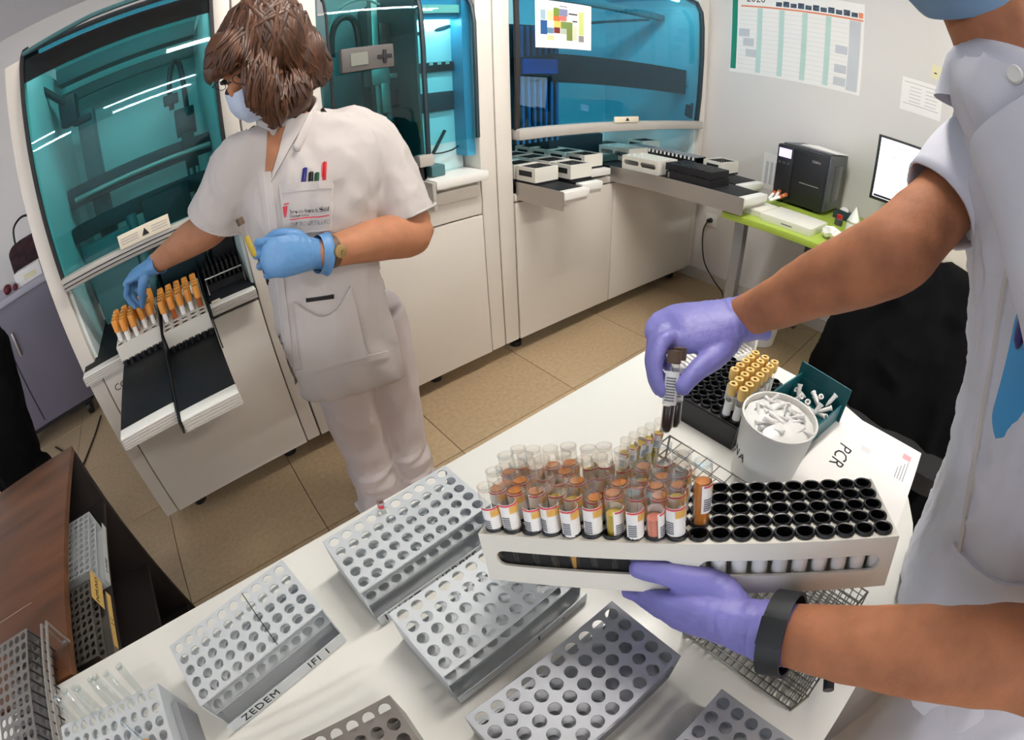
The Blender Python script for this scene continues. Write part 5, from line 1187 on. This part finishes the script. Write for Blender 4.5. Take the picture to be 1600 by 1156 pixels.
for k, z in enumerate((0, .036)):
    t = thing('tube_rack', 'flat black rack, %s of two stacked on the long tray' % ('lower' if k == 0 else 'upper'), 'rack', (2.01 + .012 * k, 1.19 + .012 * k, ZT3 + z), 'stacked black racks')
    part('plate', perf(6, 8, .029, .030, .0095, .033, .0155, .016, 10, .0345), 'black_plastic', t, 30); part('base', box(-.088, .088, -.121, .121, 0, .0015), 'black_matte', t, 0)
    if k == 0: part('clip', box(-.0905, -.0885, .10, .108, .004, .03), 'steel', t, 0)
t = thing('tip_strip', 'long grey perforated tip strip along the back of the long tray', 'strip', (2.32, 1.60, ZT3))
part('top_plate', perf(4, 18, .026, .026, .008, .003, .014, .014, 10, .068), 'rack_grey', t, 30)
part('side_wall', box(-.053, -.050, -.235, .235, 0, .065), 'black_plastic', t, 0); part('side_wall', box(.050, .053, -.235, .235, 0, .065), 'black_plastic', t, 0); part('base', box(-.05, .05, -.235, .235, 0, .004), 'black_plastic', t, 0)
for k in range(18): part('edge_tip', cyl((-.0545, -.221 + k * .026, .050), (-.0545, -.221 + k * .026, .066), .0055, n=8), 'white_plastic', t)
# poster taped to the blue hood
pm = thing('floor_plan_poster', 'white poster with coloured floor plan blocks taped to the blue hood', 'poster', (1.567, YF - .021, 1.447))
part('sheet', box(-.163, .163, -.0006, .0006, 0, .222), 'paper', pm, 0)
def blk(u0, u1, v0, v1, col, nm='colour_block'):
    m_ = 'pc_%02x%02x%02x' % col
    if m_ not in MATS: M(m_, srgb(*col), .7, var=.02)
    X = lambda u: -.163 + .326 * (u - 150) / 1120; Z = lambda v: .222 * (1 - (v - 60) / 920)
    part(nm, box(X(u0), X(u1), -.0010, -.0006, Z(v1), Z(v0)), m_, pm, 0)
for b in ((245, 370, 455, 725, (20, 74, 132)), (370, 495, 590, 700, (96, 132, 158)), (245, 340, 250, 440, (150, 176, 192)), (370, 490, 255, 450, (232, 214, 150)), (490, 600, 190, 350, (110, 132, 50)), (600, 770, 200, 340, (124, 128, 160)),
          (490, 610, 350, 450, (190, 96, 52)), (610, 750, 340, 440, (208, 108, 104)), (500, 635, 450, 575, (222, 190, 92)), (635, 870, 450, 590, (110, 134, 70)), (750, 870, 590, 820, (112, 128, 62)), (500, 620, 575, 690, (110, 30, 34)), (630, 750, 590, 700, (176, 186, 170)),
          (1000, 1110, 220, 690, (196, 204, 126)), (1000, 1110, 700, 830, (142, 134, 136)), (880, 960, 520, 800, (206, 206, 176)), (370, 500, 740, 830, (206, 206, 150)), (790, 970, 265, 300, (70, 70, 74)), (870, 970, 410, 440, (50, 50, 54)), (610, 760, 140, 160, (120, 120, 124))): blk(*b)
# ================================================================ wall: calendar, notice, note, socket
XW = RX1
M('calendar_green', srgb(16, 128, 104), .6); M('calendar_orange', srgb(226, 132, 96), .6); M('calendar_stripe', srgb(186, 212, 204), .7); M('calendar_grey', srgb(196, 198, 202), .7); M('calendar_pics', srgb(58, 74, 92), .6, var=.9, vs=60); M('note_yellow', srgb(228, 220, 180), .7)
cal = thing('wall_calendar', 'large 2020 year calendar poster with green side band on the wall', 'calendar', (XW, 1.085, 1.44))
def cp_(name, y0, y1, z0, z1, mat, dep=.0008): return part(name, box(-.0012 - dep, -.0012, y0 - 1.085, y1 - 1.085, z0 - 1.44, z1 - 1.44), mat, cal, 0)
part('sheet', box(-.0012, 0, .682 - 1.085, 1.492 - 1.085, -.0, .545), 'paper', cal, 0)
cp_('green_band', 1.452, 1.488, 1.462, 1.925, 'calendar_green'); cp_('orange_line', .688, 1.43, 1.878, 1.888, 'calendar_orange')
for px in (1186, 1220, 1256, 1293):
    y = hit(px, 70, X=XW).y; cp_('month_stripe', y - .016, y + .016, 1.455, 1.875, 'calendar_stripe')
cp_('grey_column', .70, .765, 1.455, 1.875, 'calendar_grey')
for y, z in ((.80, 1.66), (.80, 1.545), (.80, 1.47), (1.40, 1.68), (1.37, 1.62), (1.35, 1.55)): cp_('grey_cell', y - .03, y + .04, z, z + .05, 'calendar_grey', .0010)
for k in range(14): cp_('day_line', .77, 1.44, 1.47 + k * .029, 1.4712 + k * .029, 'calendar_grey', .0006)
for k in range(11): cp_('picture', 1.17 - k * .045, 1.207 - k * .045, 1.897, 1.925 + .008 * (k % 2), 'calendar_pics')
cp_('picture', .69, .715, 1.897, 1.93, 'calendar_orange')
part('lettering', xf(text_geo('2020', .062), T(-.0022, 1.335 - 1.085, .492) @ RZ(-PI / 2) @ RX(PI / 2)), 'ink', cal, 0)
nt_ = thing('notice_sheet', 'small white notice with ruled table beside the man\'s shoulder', 'notice', (XW, .335, 1.435))
part('sheet', box(-.001, 0, -.115, .115, 0, .185), 'paper', nt_, 0)
for z in (.04, .16): part('rule', box(-.0014, -.001, -.10, .10, z, z + .002), 'grey_ink', nt_, 0)
for k in range(5):
    for y in (.04, -.05): part('print_line', box(-.0014, -.001, y - .035, y + .03, .055 + k * .02, .060 + k * .02), 'stamp_grey', nt_, 0)
sn = thing('sticky_note', 'pale yellow sticky note above the ruled notice', 'note', (XW, .245, 1.655)); part('sheet', xf(box(-.001, 0, -.055, .055, 0, .075), RX(.1)), 'note_yellow', sn, 0); part('scribble', box(-.0014, -.001, .02, .035, .03, .037), 'ink', sn, 0); part('scribble', box(-.0014, -.001, -.035, -.015, .022, .03), 'ink', sn, 0)
sk = thing('wall_socket', 'white wall socket low beside the third analyser', 'socket', (XW, 1.525, .40)); part('plate', box(-.010, 0, -.042, .042, 0, .085, .004), 'white_plastic', sk); part('ring', xf(lathe([(.020, 0), (.022, .003), (.016, .004), (.016, .0)], n=20), T(-.010, 0, .0425) @ RY(-PI / 2)), 'white_plastic', sk)
pc = thing('power_cable', 'black power cable hanging from the wall socket to the floor', 'cable', (XW - .03, 1.525, .0), world=True); part('plug', cyl((XW - .012, 1.525, .442), (XW - .045, 1.53, .440), .017, .012, n=14), 'black_plastic', pc)
part('cord', tube(cr([(XW - .045, 1.53, .44), (XW - .06, 1.545, .38), (XW - .05, 1.545, .27), (XW - .05, 1.51, .15), (XW - .06, 1.42, .06), (XW - .08, 1.33, .006), (XW - .20, 1.26, .006)], 6), .0045, 7), 'black_plastic', pc)
# ================================================================ lime desk and what stands on it
M('lime', srgb(166, 188, 72), .4, var=.03); M('printer_black', srgb(24, 24, 28), .35, var=.06); M('printer_grey', srgb(70, 72, 78), .4, var=.04); M('smoke_window', srgb(40, 40, 46), .15); ME('lcd_violet', (.62, .52, 1.0), 1.3); ME('screen_white', (.86, .93, 1.0), 2.0)
ZD = .77
dk = thing('desk', 'narrow lime green desk against the calendar wall', 'desk', (2.36, .1, 0), world=True)
part('desk_top', box(1.915, 2.795, -.9, .995, ZD - .030, ZD, .004), 'lime', dk)
for x, y, m_ in ((2.00, .93, 'table_leg'), (2.70, .80, 'printer_grey'), (2.0, -.8, 'table_leg'), (2.7, -.8, 'table_leg')): part('leg', box(x - .024, x + .024, y - .024, y + .024, 0, ZD - .030, .003), m_, dk)
part('rear_beam', box(2.69, 2.71, -.775, .775, .45, .55), 'printer_grey', dk)
pr = thing('label_printer', 'black label printer with lit violet display on the lime desk', 'printer', (2.61, .838, ZD), world=True)
PX0, PX1, PY0, PY1 = 2.44, 2.775, .69, .985
part('body', box(PX0, PX1, PY0 + .012, PY1, ZD + .012, ZD + .312, .012), 'printer_black', pr)
part('side_cover', box(PX0 + .004, PX1 - .005, PY0, PY0 + .014, ZD + .02, ZD + .316, .02), 'printer_grey', pr)
part('side_window', box(PX0 + .09, PX1 - .09, PY0 - .002, PY0 + .001, ZD + .07, ZD + .26, .001), 'smoke_window', pr)
part('front_door', box(PX0 - .006, PX0 + .004, PY0 + .02, PY1 - .10, ZD + .03, ZD + .30, .003), 'black_plastic', pr)
cpn = part('control_panel', box(PX0 - .006, PX0 + .004, PY1 - .095, PY1 - .005, ZD + .03, ZD + .305, .003), 'printer_black', pr)
part('display', box(PX0 - .008, PX0 - .006, PY1 - .083, PY1 - .014, ZD + .245, ZD + .292), 'lcd_violet', cpn)
for k in range(3): part('key', box(PX0 - .0085, PX0 - .006, PY1 - .078 + k * .024, PY1 - .064 + k * .024, ZD + .21, ZD + .222, .001), 'printer_grey', cpn)
part('tear_bar', box(PX0 - .012, PX0 - .006, PY0 + .045, PY0 + .15, ZD + .135, ZD + .139), 'steel', pr)
part('slot', box(PX0 - .009, PX0 - .006, PY0 + .04, PY0 + .155, ZD + .142, ZD + .165), 'black_matte', pr)
part('maker_mark', xf(text_geo('ZEBRA', .016), T(PX0 - .0065, PY0 + .075, ZD + .262) @ RZ(-PI / 2) @ RX(PI / 2)), 'trim_grey', pr, 0)
part('top_lid', box(PX0 + .03, PX1 - .01, PY0 + .016, PY1 - .02, ZD + .312, ZD + .320, .003), 'printer_grey', pr)
for k in range(4): part('foot', box((PX0 + .02, PX1 - .05)[k % 2], (PX0 + .05, PX1 - .02)[k % 2], (PY0 + .03, PY1 - .05)[k // 2], (PY0 + .06, PY1 - .02)[k // 2], ZD, ZD + .012), 'black_plastic', pr, 0)
for k, (dx_, dy_, rz_) in enumerate(((0, 0, .05), (.01, -.02, -.12))):
    s_ = thing('paper_sheet', 'sheet of paper, %s of two lying on the black printer' % ('lower' if k == 0 else 'upper'), 'paper', mat4=T(2.63 + dx_, .80 + dy_, ZD + .3205 + .003 * k) @ RZ(rz_), group='papers on the printer')
    part('sheet', sheet(-.10, .10, -.10, .10, 0, 6, 6, lambda x, y: .012 * max(0, y * 8) ** 2 * .5), 'paper', s_, 0)
bx = thing('supply_box', 'flat grey-white box nearer the tray on the lime desk edge', 'box', (2.10, .90, ZD)); part('carton', box(-.10, .10, -.058, .08, 0, .030, .002), 'rack_white', bx); part('lid_line', box(-.1005, -.10, -.055, .075, .018, .0195), 'grey_ink', bx, 0)
bx = thing('supply_box', 'flat grey-white box in front of the black printer', 'box', (2.08, .71, ZD)); part('carton', box(-.115, .12, -.118, .122, 0, .034, .002), 'rack_white', bx); part('print', box(-.1156, -.115, -.03, .02, .012, .018), 'grey_ink', bx, 0)
wbx = thing('wall_notice', 'pale printed sheet on the wall beside the black printer', 'notice', (XW, 1.16, .75)); part('sheet', box(-.001, 0, -.055, .055, 0, .22), 'paper', wbx, 0)
for k in range(3): part('print_column', box(-.0014, -.001, -.042 + .03 * k, -.024 + .03 * k, .03, .17), 'calendar_grey', wbx, 0)
random.seed(31)
for k in range(4):
    t = thing('capped_tube', 'red-orange capped tube by the long tray end, %s towards the printer' % ORDN[k], 'tube', group='tubes by the printer', mat4=T(2.22 + .032 * k, .925 + random.uniform(-.02, .02), ZD + .0415) @ RZ(random.uniform(-.4, .4)) @ RY(1.35))
    link('body', _ob, t); link('cap', mesh('cap', lathe([(.0080, .076), (.0105, .078), (.0105, .100), (.001, .102)], n=12), 'cap_red', 40), t)
mo = thing('monitor', 'flat screen monitor with white page lit up beside the man\'s arm', 'monitor', mat4=T(2.56, .235, ZD) @ RZ(math.radians(8)))
part('bezel', box(-.012, .022, -.255, .255, .165, .495, .004), 'black_plastic', mo); part('screen', box(-.0135, -.012, -.240, .240, .182, .482), 'screen_white', mo, 0)
for k, (y, z, w_) in enumerate(((.14, .45, .06), (.05, .44, .16), (.16, .40, .04), (.1, .30, .03))): part('page_line', box(-.0140, -.0135, y - w_ / 2, y + w_ / 2, z, z + .004), 'calendar_grey', mo, 0)
part('task_bar', box(-.0140, -.0135, .10, .235, .184, .196), 'ink', mo, 0)
part('stand', box(-.0, .02, -.03, .03, .012, .30, .003), 'black_plastic', mo); part('foot', box(-.09, .11, -.12, .12, 0, .012, .004), 'black_plastic', mo)
def crumple(c, s, seed): return displace(ell(c, s, s * .9, s * .55, n=14, k=9), lambda p, n: s * .42 * nz(p, 34, seed) + s * .2 * nz(p, 80, seed))
single('tissue', crumple((2.06, .53, ZD + .030), .045, 1), 'paper', 'crumpled white tissue on the lime desk edge beside the flat box', 'tissue', smooth=0)
single('tissue', crumple((2.13, .47, ZD + .024), .036, 5), 'paper', 'crumpled white tissue nearest the man\'s forearm on the lime desk', 'tissue', smooth=0)
cn = thing('wash_bottle', 'frosted white wash bottle tip behind the tissues on the lime desk', 'bottle', (2.33, .50, ZD)); part('bottle_body', lathe([(.03, 0), (.033, .004), (.033, .05), (.024, .075), (.006, .115), (.003, .125), (.001, .126)], n=18), 'frost_plastic', cn); part('collar', lathe([(.0335, .046), (.0345, .048), (.0345, .053), (.0335, .055)], n=18), 'trim_grey', cn)
rc = thing('cap_bottle', 'small bottle with red cap beside the black printer', 'bottle', (2.38, .585, ZD)); part('bottle_body', lathe([(.02, 0), (.021, .003), (.021, .03), (.014, .036)], n=16), 'printer_grey', rc); part('cap', lathe([(.0165, .034), (.0165, .052), (.001, .053)], n=16), 'pen_red', rc)
bt = thing('tape_dispenser', 'dark blue tape dispenser behind the red-capped bottle', 'dispenser', (2.55, .60, ZD)); part('body', prism([(-.06, 0), (.06, 0), (.06, .03), (.03, .05), (-.03, .045), (-.06, .02)], 'x', -.025, .025), 'dark_teal', bt); part('reel', cyl((-.012, .01, .04), (.012, .01, .04), .025, n=18), 'frost_plastic', bt)
# waste bag under the desk
wb_ = thing('waste_bin', 'white waste bin with dark blue bag under the lime desk', 'bin', (2.36, .88, 0)); part('bin_body', lathe([(.09, 0), (.095, .005), (.115, .22), (.118, .225), (.113, .225), (.09, .01), (.001, .01)], n=22), 'white_plastic', wb_)
M('bag_blue', srgb(26, 28, 96), .4, var=.15)
part('bag', displace(lathe([(.119, .16), (.124, .23), (.118, .245), (.10, .235), (.09, .12), (.001, .10)], n=22), lambda p, n: .012 * nz(p, 30, 2)), 'bag_blue', wb_)
# ================================================================ chair with a black jacket behind the table
M('chair_cream', srgb(222, 212, 192), .5, var=.02); M('jacket_black', srgb(5, 5, 6), .9, var=.3, vs=14, bump=.2, bs=60, spec=.1)
ch = thing('office_chair', 'cream-backed office chair under the black jacket behind the table', 'chair', (1.62, -.06, 0), world=True)
part('backrest', xf(prism(rrect(0, 0, .44, .36, .09), 'z', -.015, .015), T(1.66, -.07, .88) @ RZ(.25) @ RY(PI / 2) @ RZ(PI / 2)), 'chair_cream', ch)
part('back_piping', xf(tube([(x, y, 0) for x, y in rrect(0, 0, .445, .365, .09)], .008, 6, closed=True), T(1.66, -.07, .88) @ RZ(.25) @ RY(PI / 2) @ RZ(PI / 2)), 'printer_grey', ch)
part('seat', xf(prism(rrect(0, 0, .44, .44, .08), 'z', -.03, .03), T(1.43, -.03, .47)), 'black_matte', ch)
part('back_bar', tube([(1.63, -.06, .45), (1.72, -.07, .5), (1.69, -.07, .85)], .018, 8), 'black_plastic', ch)
part('gas_lift', cyl((1.45, -.03, .08), (1.45, -.03, .44), .025, n=14), 'black_plastic', ch)
for k in range(5):
    a = 2 * PI * k / 5 + .3; part('base_arm', tube([(1.45, -.03, .10), (1.45 + .27 * math.cos(a), -.03 + .27 * math.sin(a), .075)], [.022, .014], 8), 'black_plastic', ch)
    part('caster', cyl((1.45 + .27 * math.cos(a) - .012, -.03 + .27 * math.sin(a), .03), (1.45 + .27 * math.cos(a) + .012, -.03 + .27 * math.sin(a), .03), .03, n=14), 'black_plastic', ch)
jk = fuse([ell((1.60, -.07, .86), .06, .22, .11), limb([(1.58, .13, .90, .055), (1.54, .22, .72, .070), (1.49, .27, .52, .065), (1.47, .25, .40, .05)], k=4), limb([(1.58, -.25, .88, .055), (1.53, -.34, .65, .070), (1.46, -.33, .45, .06)], k=4),
           loft([ring((x, y, z), (0, 1, 0), (1, 0, 0), a, b, 24, 2.4) for z, x, y, a, b in ((.10, 1.38, -.06, .33, .13), (.3, 1.40, -.06, .32, .13), (.55, 1.46, -.05, .30, .11), (.75, 1.54, -.06, .26, .08), (.94, 1.61, -.07, .20, .045))])], .014, 3)
jk = displace(jk, fold(.018, 7, 9, (1, 1, .35)))
single('jacket', jk, 'jacket_black', 'black jacket draped over the cream-backed office chair', 'jacket', smooth=180)
single('floor_cable', tube(cr([(2.35, .35, .005), (2.2, .45, .005), (2.0, .40, .005), (1.9, .55, .005), (1.95, .7, .005), (2.2, .75, .005)], 6), .006, 7), 'black_plastic', 'black cable curled on the floor between desk and chair', 'cable')
# ================================================================ far left: counter, things on it, dark chair
M('counter_grey', srgb(112, 108, 124), .5, var=.03); M('counter_top', srgb(168, 166, 180), .4); M('bag_pattern', srgb(48, 20, 26), .8, var=.9, vs=28); M('dark_red', srgb(98, 14, 30), .5, var=.3, vs=30)
cb = thing('storage_cabinet', 'grey wheeled storage cabinet behind the first analyser', 'cabinet', (-1.3, 3.3, 0), world=True)
part('carcass', box(-1.75, -.94, 3.05, 3.6, .13, .915, .004), 'counter_grey', cb); part('top_board', box(-1.77, -.92, 3.03, 3.62, .915, .955, .003), 'counter_top', cb); part('plinth', box(-1.72, -.97, 3.07, 3.58, .10, .13), 'seam', cb)
part('door_gap', box(-1.36, -1.354, 3.047, 3.05, .16, .89), 'seam', cb); part('handle', box(-1.30, -1.285, 3.03, 3.047, .6, .75, .003), 'steel', cb)
for x in (-1.65, -1.03):
    for y in (3.13, 3.52): part('caster', cyl((x - .015, y, .05), (x + .015, y, .05), .05, n=16), 'black_plastic', cb)
hb = thing('handbag', 'dark handbag with red floral pattern on the grey cabinet', 'bag', (-1.07, 3.35, .955)); part('pouch', displace(xf(prism(rrect(0, .12, .30, .24, .07), 'y', -.06, .06), Matrix.Identity(4)), lambda p, n: .004 * nz(p, 25)), 'bag_pattern', hb); part('strap', tube(cr([(-.1, 0, .22), (-.08, 0, .33), (0, 0, .37), (.08, 0, .33), (.1, 0, .22)], 5), .008, 7), 'black_plastic', hb)
wbx = thing('carton', 'white carton with faint yellow print on the grey cabinet', 'box', (-1.06, 3.16, .955)); part('box', box(-.10, .10, -.06, .06, 0, .085, .003), 'paper', wbx); part('print', box(-.03, .06, -.0605, -.06, .02, .05), 'note_yellow', wbx, 0)
for x, y, s, lb in ((-1.24, 3.12, .032, 'dark red berry-like ball at the end of the grey cabinet'), (-1.17, 3.09, .020, 'small dark red ball before the white carton')): single('red_ball', displace(ell((x, y, .955 + s * .9), s, s, s * .9, n=14, k=9), lambda p, n: .006 * nz(p, 60)), 'dark_red', lb, 'ball', smooth=180)
jk2 = displace(fuse([loft([ring((x, y, z), (1, 0, 0), (0, 1, 0), a, b, 20, 2.3) for z, x, y, a, b in ((.30, -1.16, 1.92, .11, .12), (.5, -1.10, 1.92, .14, .12), (.75, -1.04, 1.92, .16, .11), (.95, -1.02, 1.92, .17, .09), (1.03, -1.02, 1.92, .15, .05))]), limb([(-1.0, 1.90, .42, .07), (-.985, 1.88, .28, .075), (-1.03, 1.86, .10, .08), (-1.05, 1.86, .04, .07)], k=4)], .014, 3), fold(.012, 8, 4, (1, 1, .4)))
single('coat', jk2, 'jacket_black', 'black coat hanging beside the wooden cabinet at the left edge', 'coat', smooth=180)
single('floor_cable', tube(cr([(-1.35, 2.95, .005), (-1.2, 2.7, .005), (-1.3, 2.5, .005), (-1.12, 2.45, .005), (-1.0, 2.75, .005), (-.95, 3.0, .005)], 6), .006, 7), 'black_plastic', 'black cable looped on the floor by the grey cabinet', 'cable')
